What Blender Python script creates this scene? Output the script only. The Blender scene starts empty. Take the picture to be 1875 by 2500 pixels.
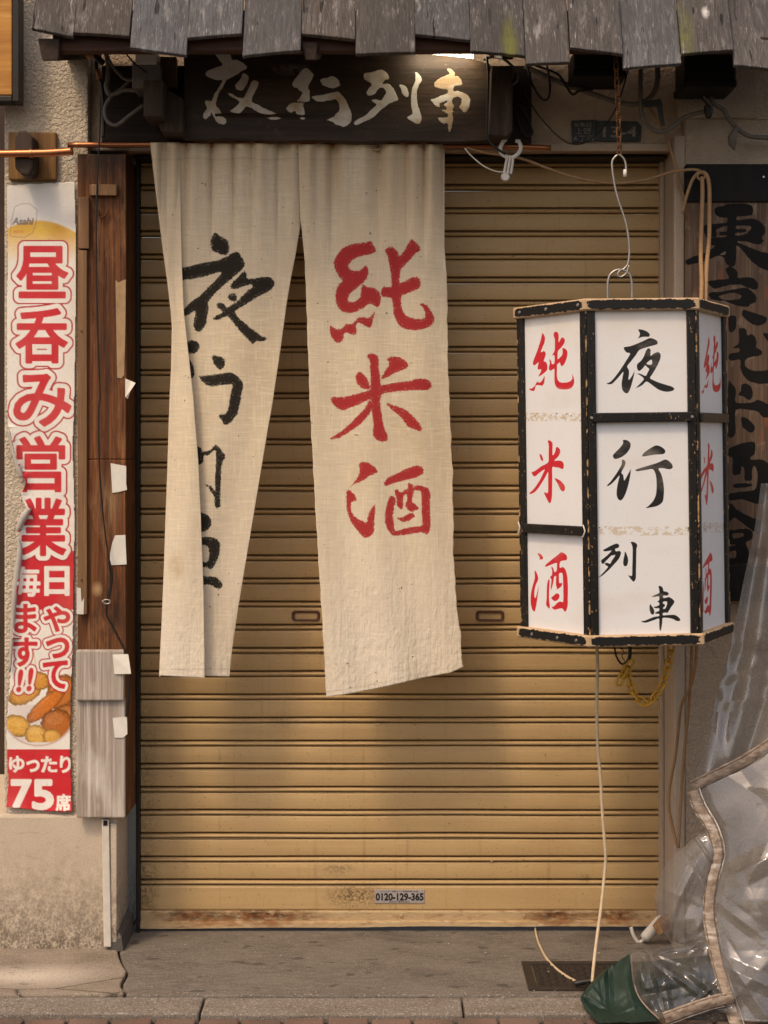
import bpy, bmesh, math, random
import numpy as np
from mathutils import Vector, Matrix, noise as mnoise

random.seed(7); rng = np.random.default_rng(7)
sc = bpy.context.scene
COL = sc.collection
R = math.radians

# ------------------------------------------------------------------ camera
# the shutter stands in the plane Y = 0, the street is towards -Y, Z is up (metres)
CAM_D, CAM_H, FPX = 5.0, 1.4625, 4000.0
cam = bpy.data.cameras.new('camera'); cam_o = bpy.data.objects.new('camera', cam); COL.objects.link(cam_o)
cam_o.location = (0, -CAM_D, CAM_H); cam_o.rotation_euler = (R(90), 0, 0)
cam.sensor_fit = 'VERTICAL'; cam.sensor_height = 36; cam.lens = 36 * FPX / 2500
cam.shift_y = -150 / 2500; cam.clip_end = 500; cam.clip_start = 0.05
sc.camera = cam_o

# ------------------------------------------------------------------ light
SUN_AZ, SUN_EL = 34.0, 56.0          # degrees: to the left of the lens, above the street
wd = bpy.data.worlds.new('World'); sc.world = wd; wd.use_nodes = True
nt = wd.node_tree; nt.nodes.clear()
sky = nt.nodes.new('ShaderNodeTexSky'); sky.sky_type = 'NISHITA'; sky.sun_disc = False
sky.sun_elevation = R(SUN_EL); sky.sun_rotation = R(180 + SUN_AZ); sky.dust_density = 4.0; sky.air_density = 1.0
tint = nt.nodes.new('ShaderNodeMix'); tint.data_type = 'RGBA'; tint.blend_type = 'MULTIPLY'
tint.inputs[0].default_value = 1.0; tint.inputs[7].default_value = (1.0, 0.89, 0.785, 1)
bg = nt.nodes.new('ShaderNodeBackground'); bg.inputs[1].default_value = 0.15
wo = nt.nodes.new('ShaderNodeOutputWorld')
nt.links.new(sky.outputs[0], tint.inputs[6]); nt.links.new(tint.outputs[2], bg.inputs[0]); nt.links.new(bg.outputs[0], wo.inputs[0])
sl = bpy.data.lights.new('sun', 'SUN'); sl.energy = 1.0; sl.angle = R(8); sl.color = (1.0, 0.80, 0.54)
so = bpy.data.objects.new('sun', sl); COL.objects.link(so)
d = Vector((math.sin(R(SUN_AZ)) * math.cos(R(SUN_EL)), math.cos(R(SUN_AZ)) * math.cos(R(SUN_EL)), -math.sin(R(SUN_EL))))
so.rotation_euler = d.to_track_quat('-Z', 'Y').to_euler()
vs = sc.view_settings; vs.view_transform = 'Standard'; vs.look = 'None'; vs.gamma = 1.0; vs.exposure = 0.56
vs.use_curve_mapping = False
sc.cycles.max_bounces = 8; sc.cycles.transparent_max_bounces = 12
sc.cycles.sample_clamp_indirect = 4.0

# ------------------------------------------------------------------ measuring
def W(px, py, Y):
    """a point at depth Y whose place was measured on the photograph (source pixels)"""
    s = (CAM_D + Y) / FPX
    return Vector(((px - 937.5) * s, Y, CAM_H - (py - 1100.0) * s))
def Wn(px, py, Y):
    s = (CAM_D + Y) / FPX
    return np.stack([(px - 937.5) * s, Y + 0 * px, CAM_H - (py - 1100.0) * s], -1)
def PXn(v):
    s = FPX / (CAM_D + v[:, 1])
    return 937.5 + v[:, 0] * s, 1100.0 - (v[:, 2] - CAM_H) * s
def groundY(py): return CAM_H * FPX / (py - 1100.0) - CAM_D

# ------------------------------------------------------------------ objects
def link(o, parent=None):
    COL.objects.link(o)
    if parent is not None:
        o.parent = parent
        if parent.type == 'EMPTY': o.matrix_parent_inverse = Matrix.Translation(-parent.location)
    return o
def tag(o, label, cat, group=None):
    o['label'] = label; o['category'] = cat
    if group: o['group'] = group
    return o
def thing(name, loc, label, cat, group=None):
    o = bpy.data.objects.new(name, None); o.location = loc; o.empty_display_size = .05
    return tag(link(o), label, cat, group)
def structure(o): o['kind'] = 'structure'; return o
def mesh_obj(name, verts, faces, mat, parent=None, smooth=False, attrs=None):
    me = bpy.data.meshes.new(name)
    if isinstance(verts, np.ndarray):
        faces = np.asarray(faces, dtype=np.int32); nf = len(faces)
        me.vertices.add(len(verts)); me.vertices.foreach_set('co', verts.astype(np.float32).ravel())
        k = faces.shape[1]
        me.loops.add(nf * k); me.loops.foreach_set('vertex_index', faces.ravel())
        me.polygons.add(nf); me.polygons.foreach_set('loop_start', np.arange(0, nf * k, k, dtype=np.int32))
        me.polygons.foreach_set('loop_total', np.full(nf, k, dtype=np.int32))
        me.update(calc_edges=True)
    else:
        me.from_pydata([tuple(v) for v in verts], [], faces); me.update()
    if smooth: me.polygons.foreach_set('use_smooth', [True] * len(me.polygons))
    for k, a in (attrs or {}).items():
        a = np.asarray(a, dtype=np.float32)
        if a.ndim == 1:
            at = me.attributes.new(k, 'FLOAT', 'POINT'); at.data.foreach_set('value', a)
        else:
            at = me.attributes.new(k, 'FLOAT_COLOR', 'POINT'); at.data.foreach_set('color', a.ravel())
    me.materials.append(mat)
    return link(bpy.data.objects.new(name, me), parent)
def bm_obj(name, bm, mat, parent=None, smooth=False):
    me = bpy.data.meshes.new(name); bmesh.ops.recalc_face_normals(bm, faces=bm.faces[:]); bm.to_mesh(me); bm.free()
    if smooth: me.polygons.foreach_set('use_smooth', [True] * len(me.polygons))
    me.materials.append(mat)
    return link(bpy.data.objects.new(name, me), parent)
def bevel(o, w=0.002, seg=2):
    m = o.modifiers.new('bevel', 'BEVEL'); m.width = w; m.segments = seg; m.limit_method = 'ANGLE'; m.angle_limit = R(40)
    return o
def add_box(bm, x0, x1, y0, y1, z0, z1):
    v = [bm.verts.new((x, y, z)) for x in (x0, x1) for y in (y0, y1) for z in (z0, z1)]
    for f in ((0,1,3,2), (4,6,7,5), (0,4,5,1), (2,3,7,6), (0,2,6,4), (1,5,7,3)): bm.faces.new([v[i] for i in f])
    return v
def box(name, x0, x1, y0, y1, z0, z1, mat, parent=None, bv=0.002):
    bm = bmesh.new(); add_box(bm, x0, x1, y0, y1, z0, z1)
    o = bm_obj(name, bm, mat, parent)
    return bevel(o, bv) if bv else o
def pbox(name, px0, py0, px1, py1, Yf, depth, mat, parent=None, bv=0.002):
    """a box whose front face stands at Yf and reaches back by depth"""
    a = W(px0, py0, Yf); b = W(px1, py1, Yf)
    return box(name, a.x, b.x, Yf, Yf + depth, b.z, a.z, mat, parent, bv)
def prism(name, pts, Yf, depth, mat, parent=None, bv=0.0):
    """an outline (source pixels) standing at Yf, with real thickness"""
    n = len(pts); f = [W(p[0], p[1], Yf + (p[2] if len(p) > 2 else 0)) for p in pts]
    v = f + [q + Vector((0, depth, 0)) for q in f]
    faces = [list(range(n)), list(range(2 * n - 1, n - 1, -1))] + [[i, i + n, (i + 1) % n + n, (i + 1) % n] for i in range(n)]
    o = mesh_obj(name, v, faces, mat, parent)
    bm = bmesh.new(); bm.from_mesh(o.data); bmesh.ops.recalc_face_normals(bm, faces=bm.faces[:]); bm.to_mesh(o.data); bm.free()
    return bevel(o, bv) if bv else o
def smooth_path(P, sub=6, closed=False):
    P = [Vector(p) for p in P]; n = len(P); out = []
    if n < 3: return P
    for i in range(n if closed else n - 1):
        if closed: a, b, c, e = P[i - 1], P[i], P[(i + 1) % n], P[(i + 2) % n]
        else: a, b, c, e = P[max(i - 1, 0)], P[i], P[i + 1], P[min(i + 2, n - 1)]
        for k in range(sub):
            t = k / sub
            out.append(0.5 * ((2 * b) + (c - a) * t + (2 * a - 5 * b + 4 * c - e) * t * t + (3 * b - a - 3 * c + e) * t ** 3))
    if not closed: out.append(P[-1])
    return out
def add_tube(bm, P, r, sides=8, closed=False, flat=1.0):
    n = len(P); rings = []; up = None
    for i in range(n):
        t = (P[(i + 1) % n] - P[i - 1]) if closed else (P[min(i + 1, n - 1)] - P[max(i - 1, 0)])
        if t.length < 1e-9: t = Vector((0, 0, 1))
        t.normalize()
        if up is None:
            up = Vector((0, -1, 0)) if abs(t.y) < .9 else Vector((1, 0, 0))
        up = (up - t * up.dot(t)).normalized(); sd = t.cross(up)
        rr = r[i] if isinstance(r, (list, tuple)) else r
        rings.append([bm.verts.new(P[i] + (up * math.cos(a) * flat + sd * math.sin(a)) * rr) for a in [2 * math.pi * k / sides for k in range(sides)]])
    for i in range(n if closed else n - 1):
        A, B = rings[i], rings[(i + 1) % n]
        for k in range(sides): bm.faces.new((A[k], A[(k + 1) % sides], B[(k + 1) % sides], B[k]))
    if not closed:
        bm.faces.new(rings[0][::-1]); bm.faces.new(rings[-1])
def tube(name, P, r, mat, parent=None, sides=8, sub=6, closed=False, flat=1.0):
    bm = bmesh.new(); add_tube(bm, smooth_path(P, sub, closed) if sub > 1 else [Vector(p) for p in P], r, sides, closed, flat)
    return bm_obj(name, bm, mat, parent, True)
def ptube(name, pts, rpx, Y, mat, parent=None, sides=8, flat=1.0, sub=6):
    """pts: (px, py) or (px, py, Y); rpx: radius in source pixels"""
    P = [W(p[0], p[1], p[2] if len(p) > 2 else Y) for p in pts]
    return tube(name, P, rpx * (CAM_D + Y) / FPX, mat, parent, sides, sub, False, flat)
def add_disc(bm, c, r, h, ax=(0, -1, 0), sides=12):
    ax = Vector(ax).normalized(); c = Vector(c)
    q = ax.orthogonal().normalized(); s = ax.cross(q)
    a = [bm.verts.new(c + (q * math.cos(t) + s * math.sin(t)) * r) for t in [2 * math.pi * k / sides for k in range(sides)]]
    b = [bm.verts.new(v.co + ax * h - (v.co - c) * .25) for v in a]
    bm.faces.new(b); bm.faces.new(a[::-1])
    for k in range(sides): bm.faces.new((a[k], a[(k + 1) % sides], b[(k + 1) % sides], b[k]))
def disc(name, c, r, h, mat, parent=None, ax=(0, -1, 0), sides=12):
    bm = bmesh.new(); add_disc(bm, c, r, h, ax, sides); return bm_obj(name, bm, mat, parent)
def grid(nu, nv):
    i = np.arange(nu * nv).reshape(nv, nu)
    return np.stack([i[:-1, :-1], i[1:, :-1], i[1:, 1:], i[:-1, 1:]], -1).reshape(-1, 4)

# ------------------------------------------------------------------ materials
def lin(c):
    c = np.asarray(c, dtype=float) / 255.0
    return np.where(c <= .04045, c / 12.92, ((c + .055) / 1.055) ** 2.4)
def C4(c): return (c[0], c[1], c[2], 1)
class Mat:
    """colour layers over a base, all placed in world metres"""
    def __init__(s, name, col, rough=.7, spec=.3, metal=0.0):
        s.m = bpy.data.materials.new(name); s.m.use_nodes = True; s.t = s.m.node_tree
        s.b = s.t.nodes['Principled BSDF']; s.out = s.t.nodes['Material Output']
        s.b.inputs['Roughness'].default_value = rough; s.b.inputs['Specular IOR Level'].default_value = spec
        s.b.inputs['Metallic'].default_value = metal; s.b.inputs['Base Color'].default_value = C4(col)
        g = s.t.nodes.new('ShaderNodeNewGeometry'); s.pos = g.outputs['Position']
        s.col = None; s.col0 = C4(col); s.h = None
    def n(s, t, **k):
        x = s.t.nodes.new(t)
        for a, b in k.items(): setattr(x, a, b)
        return x
    def L(s, a, b): s.t.links.new(a, b)
    def scaled(s, sc, off=(0, 0, 0)):
        v = s.n('ShaderNodeVectorMath', operation='MULTIPLY'); s.L(s.pos, v.inputs[0])
        v.inputs[1].default_value = sc if hasattr(sc, '__len__') else (sc,) * 3
        v2 = s.n('ShaderNodeVectorMath', operation='ADD'); s.L(v.outputs[0], v2.inputs[0]); v2.inputs[1].default_value = off
        return v2.outputs[0]
    def noise(s, sc, detail=4, rough=.55, dist=0.0, off=(0, 0, 0)):
        x = s.n('ShaderNodeTexNoise'); s.L(s.scaled(sc, off), x.inputs['Vector']); x.inputs['Scale'].default_value = 1
        x.inputs['Detail'].default_value = detail; x.inputs['Roughness'].default_value = rough; x.inputs['Distortion'].default_value = dist
        return x.outputs[0]
    def vor(s, sc, feature='F1', out=0):
        x = s.n('ShaderNodeTexVoronoi', feature=feature); s.L(s.scaled(sc), x.inputs['Vector']); x.inputs['Scale'].default_value = 1
        return x.outputs[out]
    def rng(s, v, lo, hi, a=0.0, b=1.0):
        x = s.n('ShaderNodeMapRange'); s.L(v, x.inputs[0])
        for i, q in enumerate((lo, hi, a, b)): x.inputs[i + 1].default_value = q
        return x.outputs[0]
    def math(s, op, a, b=0.0):
        x = s.n('ShaderNodeMath', operation=op)
        for i, q in enumerate((a, b)):
            if isinstance(q, (int, float)): x.inputs[i].default_value = q
            else: s.L(q, x.inputs[i])
        return x.outputs[0]
    def axis(s, i):
        x = s.n('ShaderNodeSeparateXYZ'); s.L(s.pos, x.inputs[0]); return x.outputs[i]
    def attr(s, name, out=2):
        x = s.n('ShaderNodeAttribute'); x.attribute_name = name; return x.outputs[out]
    def spot(s, c, r):
        v = s.n('ShaderNodeVectorMath', operation='SUBTRACT'); s.L(s.pos, v.inputs[0]); v.inputs[1].default_value = c
        v2 = s.n('ShaderNodeVectorMath', operation='DIVIDE'); s.L(v.outputs[0], v2.inputs[0]); v2.inputs[1].default_value = r
        v3 = s.n('ShaderNodeVectorMath', operation='LENGTH'); s.L(v2.outputs[0], v3.inputs[0])
        return s.rng(v3.outputs['Value'], 1.0, 0.2)
    def mix(s, fac, col, k=1.0):
        if k != 1.0: fac = s.math('MULTIPLY', fac, k)
        x = s.n('ShaderNodeMix', data_type='RGBA'); s.L(fac, x.inputs[0])
        if s.col is None: x.inputs[6].default_value = s.col0
        else: s.L(s.col, x.inputs[6])
        if isinstance(col, (tuple, list, np.ndarray)): x.inputs[7].default_value = C4(col)
        else: s.L(col, x.inputs[7])
        s.col = x.outputs[2]; return s
    def nz(s, sc, lo, hi, col, k=1.0, detail=4, rough=.55, dist=0.0, off=(0, 0, 0)):
        return s.mix(s.rng(s.noise(sc, detail, rough, dist, off), lo, hi), col, k)
    def stain(s, c, r, sc, lo, hi, col, k=1.0, detail=6):
        f = s.math('MULTIPLY', s.spot(c, r), s.rng(s.noise(sc, detail, .65), lo, hi)); return s.mix(f, col, k)
    def bump(s, v, strength=.5, dist=.002):
        x = s.n('ShaderNodeBump'); x.inputs['Strength'].default_value = strength; x.inputs['Distance'].default_value = dist
        s.L(v, x.inputs['Height'])
        if s.h is not None: s.L(s.h, x.inputs['Normal'])
        s.h = x.outputs[0]; return s
    def bnz(s, sc, strength=.5, dist=.002, detail=4, rough=.6): return s.bump(s.noise(sc, detail, rough), strength, dist)
    def roughv(s, v, lo, hi): s.L(s.rng(v, 0.3, 0.7, lo, hi), s.b.inputs['Roughness']); return s
    def done(s):
        if s.col is not None: s.L(s.col, s.b.inputs['Base Color'])
        if s.h is not None: s.L(s.h, s.b.inputs['Normal'])
        return s.m
def simple(name, c, rough=.6, metal=0.0, spec=.3, var=.25, vs=40, bmp=.15):
    c = np.asarray(c)
    m = Mat(name, c, rough, spec, metal)
    m.nz(vs, .35, .7, c * .55, var * 2 if var < .5 else 1); m.nz(vs * 6, .5, .75, np.minimum(c * 1.4 + .01, 1), var)
    m.bnz(vs * 8, bmp, .0008)
    return m.done()
def wood(name, base, dark, light, gz=(90, 90, 3.0), rough=.75, relief=.5, speck=None, off=(0, 0, 0), dist=.6):
    """gz: grain frequency in x, y, z (small = along the grain)"""
    m = Mat(name, base, rough, .25)
    g2 = tuple(q * .28 for q in gz)
    m.nz(g2, .35, .65, dark, .8, 5, .6, dist, off)
    m.nz(gz, .42, .62, dark, .75, 4, .6, dist * .5, off)
    m.nz(tuple(q * 1.7 for q in gz), .55, .72, light, .55, 3, .6, .2, off)
    m.nz((6, 6, 4), .45, .7, tuple(np.asarray(base) * .6), .5, 3)
    if speck is not None: m.nz(tuple(q * 1.2 + 60 for q in gz), .6, .7, speck, .6, 3)
    m.bump(m.noise(gz, 5, .65, dist, off), relief, .004); m.bnz(tuple(q * 2.5 for q in gz), relief * .5, .0015)
    return m
# ------------------------------------------------------------------ brush lettering
# outlines of the painted strokes: (x, y) pairs in a local frame, '-' marks a hole
def parse(txt, x0, y0, s):
    out = []
    for ln in txt.strip().split('\n'):
        ln = ln.strip(); hole = ln.startswith('-'); ln = ln.lstrip('-')
        a = np.array([float(q) for q in ln.split()]).reshape(-1, 2) / s + (x0, y0)
        out.append((hole, a))
    return out
def cr_closed(P, sub=4):
    n = len(P); out = []
    for i in range(n):
        a, b, c, e = P[i - 1], P[i], P[(i + 1) % n], P[(i + 2) % n]
        v1, v2 = b - a, c - b
        for k in range(sub):
            t = k / sub
            out.append(.5 * (2 * b + (c - a) * .8 * t + (2 * a - 5 * b + 4 * c - e) * .8 * t * t + (3 * b - a - 3 * c + e) * .8 * t ** 3 + .2 * (2 * (c - b) * t)))
    return np.array(out)
def poly_sdf(x, y, P):
    """positive inside, in source pixels"""
    n = len(P); d2 = np.full(len(x), 1e9); ins = np.zeros(len(x), bool)
    for i in range(n):
        ax, ay = P[i]; bx, by = P[(i + 1) % n]; ex, ey = bx - ax, by - ay
        L = ex * ex + ey * ey
        if L < 1e-9: continue
        t = np.clip(((x - ax) * ex + (y - ay) * ey) / L, 0, 1)
        d2 = np.minimum(d2, (x - ax - t * ex) ** 2 + (y - ay - t * ey) ** 2)
        if ey != 0:
            c = ((ay > y) != (by > y)) & (x < ex * (y - ay) / ey + ax); ins ^= c
    d = np.sqrt(d2); return np.where(ins, d, -d)
def ink_field(x, y, glyphs, margin=14.0):
    f = np.full(len(x), -margin)
    for hole, P in glyphs:
        lo, hi = P.min(0) - margin, P.max(0) + margin
        k = np.where((x > lo[0]) & (x < hi[0]) & (y > lo[1]) & (y < hi[1]))[0]
        if not len(k): continue
        d = poly_sdf(x[k], y[k], cr_closed(P))
        f[k] = np.minimum(f[k], -d) if hole else np.maximum(f[k], d)
    return np.clip(f, -margin, margin)

NOREN_BLACK = parse('''
550 190 610 110 690 170 780 220 830 310 820 420 750 465 660 440 570 390 535 300
20 690 200 640 400 590 620 550 780 490 870 430 960 415 1010 470 1060 560 1075 610 1040 680 960 750 870 830 760 920 640 1030 560 1120 500 1200 510 1290 490 1400 470 1520 430 1600 370 1660 300 1640 270 1560 280 1450 300 1380 290 1340 200 1390 100 1420 20 1440 20 1330 130 1290 220 1200 330 1130 440 1030 540 930 620 850 700 750 680 730 600 750 480 790 330 825 200 845 20 845
850 930 900 870 990 780 1060 710 1100 750 1110 825 1200 830 1360 800 1470 810 1530 880 1520 960 1440 1030 1320 1090 1200 1160 1080 1240 960 1310 920 1340 960 1430 1060 1510 1150 1590 1230 1650 1330 1720 1420 1770 1350 1810 1260 1810 1200 1845 1120 1780 1020 1680 940 1580 870 1490 800 1420 740 1440 650 1475 580 1465 620 1410 700 1370 720 1340 640 1280 625 1230 680 1205 750 1230 790 1280 880 1230 950 1190 1010 1120 1100 1030 1190 950 1160 925 1060 950 960 990 870 990 845 950
805 1110 850 1060 920 1065 950 1120 940 1180 870 1190 820 1150
''', 430, 550, 6.381) + parse('''
100 200 180 150 250 130 320 150 370 230 340 300 280 340 200 340 170 370 210 430 260 510 285 600 280 680 240 725 200 700 150 500 100 300
560 370 640 370 720 400 765 460 750 540 690 590 640 565 580 490
355 690 450 685 640 660 800 635 880 640 970 700 1030 780 1050 850 1020 960 1000 1080 980 1180 950 1290 880 1380 820 1440 750 1445 700 1370 660 1320 680 1285 760 1280 800 1230 825 1120 850 960 880 830 780 825 640 840 570 855 480 830 400 770
''', 430, 810, 6.381) + parse('''
60 100 120 110 180 140 210 190 300 170 360 110 400 95 450 140 490 200 525 250 490 330 470 430 465 560 460 680 455 830 455 960 420 995 380 980 370 900 365 830 330 780 280 700 235 655 320 680 375 740 375 600 385 450 390 300 390 180 350 180 290 240 220 250 215 330 160 375 60 380
100 1060 220 1065 290 1100 325 1170 310 1260 260 1310 190 1330 100 1330
120 1410 300 1405 400 1430 450 1490 450 1570 430 1680 380 1790 330 1860 280 1850 240 1830 150 1840 150 1750 260 1760 290 1690 290 1600 260 1530 190 1520 120 1520
150 1950 260 1960 380 1970 440 2010 490 2080 450 2140 390 2130 300 2080 150 2080
''', 460, 1070, 5.82)
NOREN_RED = parse('''
670 110 690 160 725 200 725 260 640 295 540 315 450 345 380 400 350 450 380 505 480 520 540 490 590 440 620 490 625 560 600 640 540 700 470 760 400 820 350 880 350 950 400 960 470 930 515 880 520 800 545 710 600 740 700 760 770 810 800 890 790 970 760 1030 690 1000 640 985 570 1030 480 1080 400 1110 320 1110 230 1070 180 990 165 890 180 780 230 690 265 670 200 580 155 480 145 390 180 310 250 220 330 170 430 145 560 125
95 1285 160 1330 240 1330 280 1310 310 1265 380 1265 430 1240 480 1180 560 1165 640 1180 680 1130 725 1080 720 1110 690 1200 680 1270 640 1320 560 1280 490 1245 450 1290 465 1360 440 1420 380 1410 320 1385 290 1400 280 1460 250 1520 180 1525 130 1480 90 1400
1215 85 1290 125 1345 190 1345 240 1270 290 1230 350 1150 430 1085 500 1070 580 1060 690 1150 660 1240 610 1310 610 1355 660 1350 740 1290 790 1190 830 1090 875 1085 960 1100 1060 1150 1140 1230 1180 1330 1195 1410 1180 1420 1120 1390 1040 1335 990 1380 975 1450 1010 1500 1080 1540 1160 1545 1240 1480 1300 1390 1340 1270 1355 1170 1345 1090 1310 1020 1230 980 1140 970 1040 950 910 870 890 810 870 800 800 840 745 940 745 945 640 930 520 915 430 890 310 860 250 880 205 940 185 1000 215 1040 270 1055 320 1110 260 1160 180
''', 790, 570, 5.721) + parse('''
605 105 670 70 740 95 770 150 770 270 790 400 795 520 800 640 790 780 810 900 830 1040 850 1130 890 1200 890 1280 820 1310 740 1280 690 1220 695 1080 680 930 665 760 655 600 655 420 645 270 640 180
95 720 130 680 210 685 340 670 480 635 620 590 750 540 900 500 1060 475 1200 455 1330 425 1430 430 1490 470 1510 530 1460 585 1370 590 1240 585 1050 605 850 635 640 720 500 785 390 825 300 865 220 860 150 800
500 325 560 370 610 430 640 510 650 560 600 575 520 550 465 490 445 420 460 360
880 150 950 120 1040 120 1120 155 1180 220 1170 270 1100 310 990 350 900 400 810 440 800 410 850 340 900 250 915 195
640 730 600 800 530 890 440 980 340 1080 230 1170 80 1270 200 1260 300 1210 420 1130 520 1060 610 960 670 870 690 780
870 760 960 790 1080 830 1170 880 1260 960 1330 1040 1370 1110 1350 1160 1270 1135 1180 1100 1130 1030 1070 960 990 890 910 820
''', 790, 850, 5.721) + parse('''
360 150 420 110 490 115 560 160 610 190 650 260 600 300 530 330 470 375 390 420 290 465 215 520 260 460 320 380 360 290 370 220
165 590 200 545 270 595 320 660 320 720 245 745 240 860 270 930 350 1000 450 1050 490 1030 500 950 550 850 610 760 610 900 600 1050 590 1200 540 1270 470 1300 400 1260 310 1150 240 1050 190 930 165 800
745 450 790 380 880 325 1000 270 1130 205 1260 170 1330 180 1370 240 1340 310 1240 360 1100 395 960 430 850 470 780 490
850 640 910 655 930 720 905 830 890 950 905 1080 930 1185 1050 1155 1200 1120 1340 1100 1340 950 1335 760 1330 600 1300 560 1240 555 1215 500 1280 475 1370 490 1440 530 1470 600 1465 760 1470 950 1475 1100 1460 1200 1420 1240 1340 1215 1240 1225 1120 1245 1000 1260 890 1260 820 1190 770 1090 765 950 780 820 810 710
915 550 970 545 1010 590 1080 545 1120 520 1120 450 1150 435 1200 475 1230 520 1205 620 1190 740 1260 790 1300 840 1240 870 1170 890 1110 850 1080 790 1110 700 1105 620 1060 640 1050 740 1045 820 1010 850 960 810 945 720 930 640
950 985 1040 970 1130 920 1210 915 1230 960 1190 1000 1110 1040 1030 1050
''', 820, 1110, 6.381)
LANTERN_RED = parse('''
520 155 580 230 600 310 580 440 530 560 475 715 560 675 610 710 620 780 590 880 560 970 620 990 660 1060 670 1150 660 1220 600 1290 500 1370 400 1425 450 1330 490 1240 470 1195 410 1220 385 1170 400 1080 420 990 350 1050 290 1090 250 1060 260 970 310 830 370 680 430 500 480 340
590 1385 590 1500 570 1610 520 1680 440 1665 380 1660 330 1690 310 1780 280 1830 200 1825 130 1765 210 1760 270 1720 320 1650 370 1565 430 1590 490 1560 550 1470
845 200 870 130 930 120 980 160 995 250 990 430 1040 350 1090 280 1150 310 1175 370 1150 460 1080 560 975 680 965 800 965 915 1020 870 1090 800 1110 700 1100 605 1150 590 1220 640 1250 710 1240 830 1200 960 1150 1060 1090 1115 1050 1080 1030 1000 990 1030 950 1080 945 1250 945 1400 970 1510 1030 1575 1130 1590 1250 1580 1340 1540 1390 1470 1380 1330 1430 1450 1445 1560 1420 1670 1350 1750 1250 1785 1130 1790 1010 1775 930 1720 880 1610 870 1450 870 1190 800 1230 740 1240 710 1190 720 1110 740 1030 725 910 775 960 800 1055 870 1025 875 800 800 810 850 720 880 650 885 500 885 340 855 260
''', 1280, 800, 11.85) + parse('''
705 200 770 190 830 240 850 310 850 635 930 520 950 400 1010 390 1070 460 1080 540 1040 640 960 730 890 800 1050 790 1140 820 1185 900 1180 1010 1140 1050 1050 1010 940 995 840 995 840 1300 835 1700 830 1880 800 2030 760 2075 720 2030 650 1890 590 1740 680 1770 715 1720 715 1400 715 1130 640 1270 540 1440 430 1610 310 1740 190 1800 150 1770 250 1680 370 1530 480 1350 560 1180 620 1050 520 1110 420 1190 330 1265 260 1240 220 1140 310 1110 420 1030 530 950 640 900 725 820 730 600 735 340
455 595 510 620 550 690 565 770 540 815 490 740
905 1325 1000 1345 1110 1420 1200 1530 1225 1620 1190 1710 1120 1700 1070 1640 1010 1500
''', 1280, 1060, 12.29) + parse('''
390 255 470 270 540 330 565 400 550 435 490 440 460 465 460 370
310 765 370 840 415 970 410 1070 350 1190 310 1350 300 1540 330 1600 360 1530 400 1380 440 1210 430 1340 400 1540 370 1760 330 1960 300 2005 240 1950 200 1800 190 1600 210 1400 260 1200 310 1020 315 900
615 650 660 580 760 500 880 400 1000 310 1100 225 1190 250 1270 320 1285 410 1260 460 1080 505 1065 690 1150 665 1220 720 1270 850 1300 1050 1310 1300 1305 1600 1305 1800 1270 1950 1225 2010 1180 1970 1140 1910 1040 1920 920 1950 860 1920 815 1870 900 1840 980 1750 1080 1700 1165 1710 1170 1400 1165 1100 1150 880 1110 840 1045 870 1040 1000 1045 1120 1075 1160 1120 1130 1140 1190 1100 1260 1020 1320 940 1360 980 1300 950 1200 950 1050 955 930 895 965 880 1080 840 1260 790 1370 800 1200 815 1040 780 1000 780 950 830 910 835 780 810 660 870 700 905 820 970 780 980 620 975 545 850 580 720 635 630 665
735 1020 760 1080 755 1200 745 1400 745 1650 770 1860 755 1920 700 1870 655 1800 670 1600 675 1350 690 1150
805 1590 880 1530 950 1465 1020 1465 1060 1520 1040 1610 980 1670 910 1690 850 1650
''', 1280, 1330, 12.29)
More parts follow.
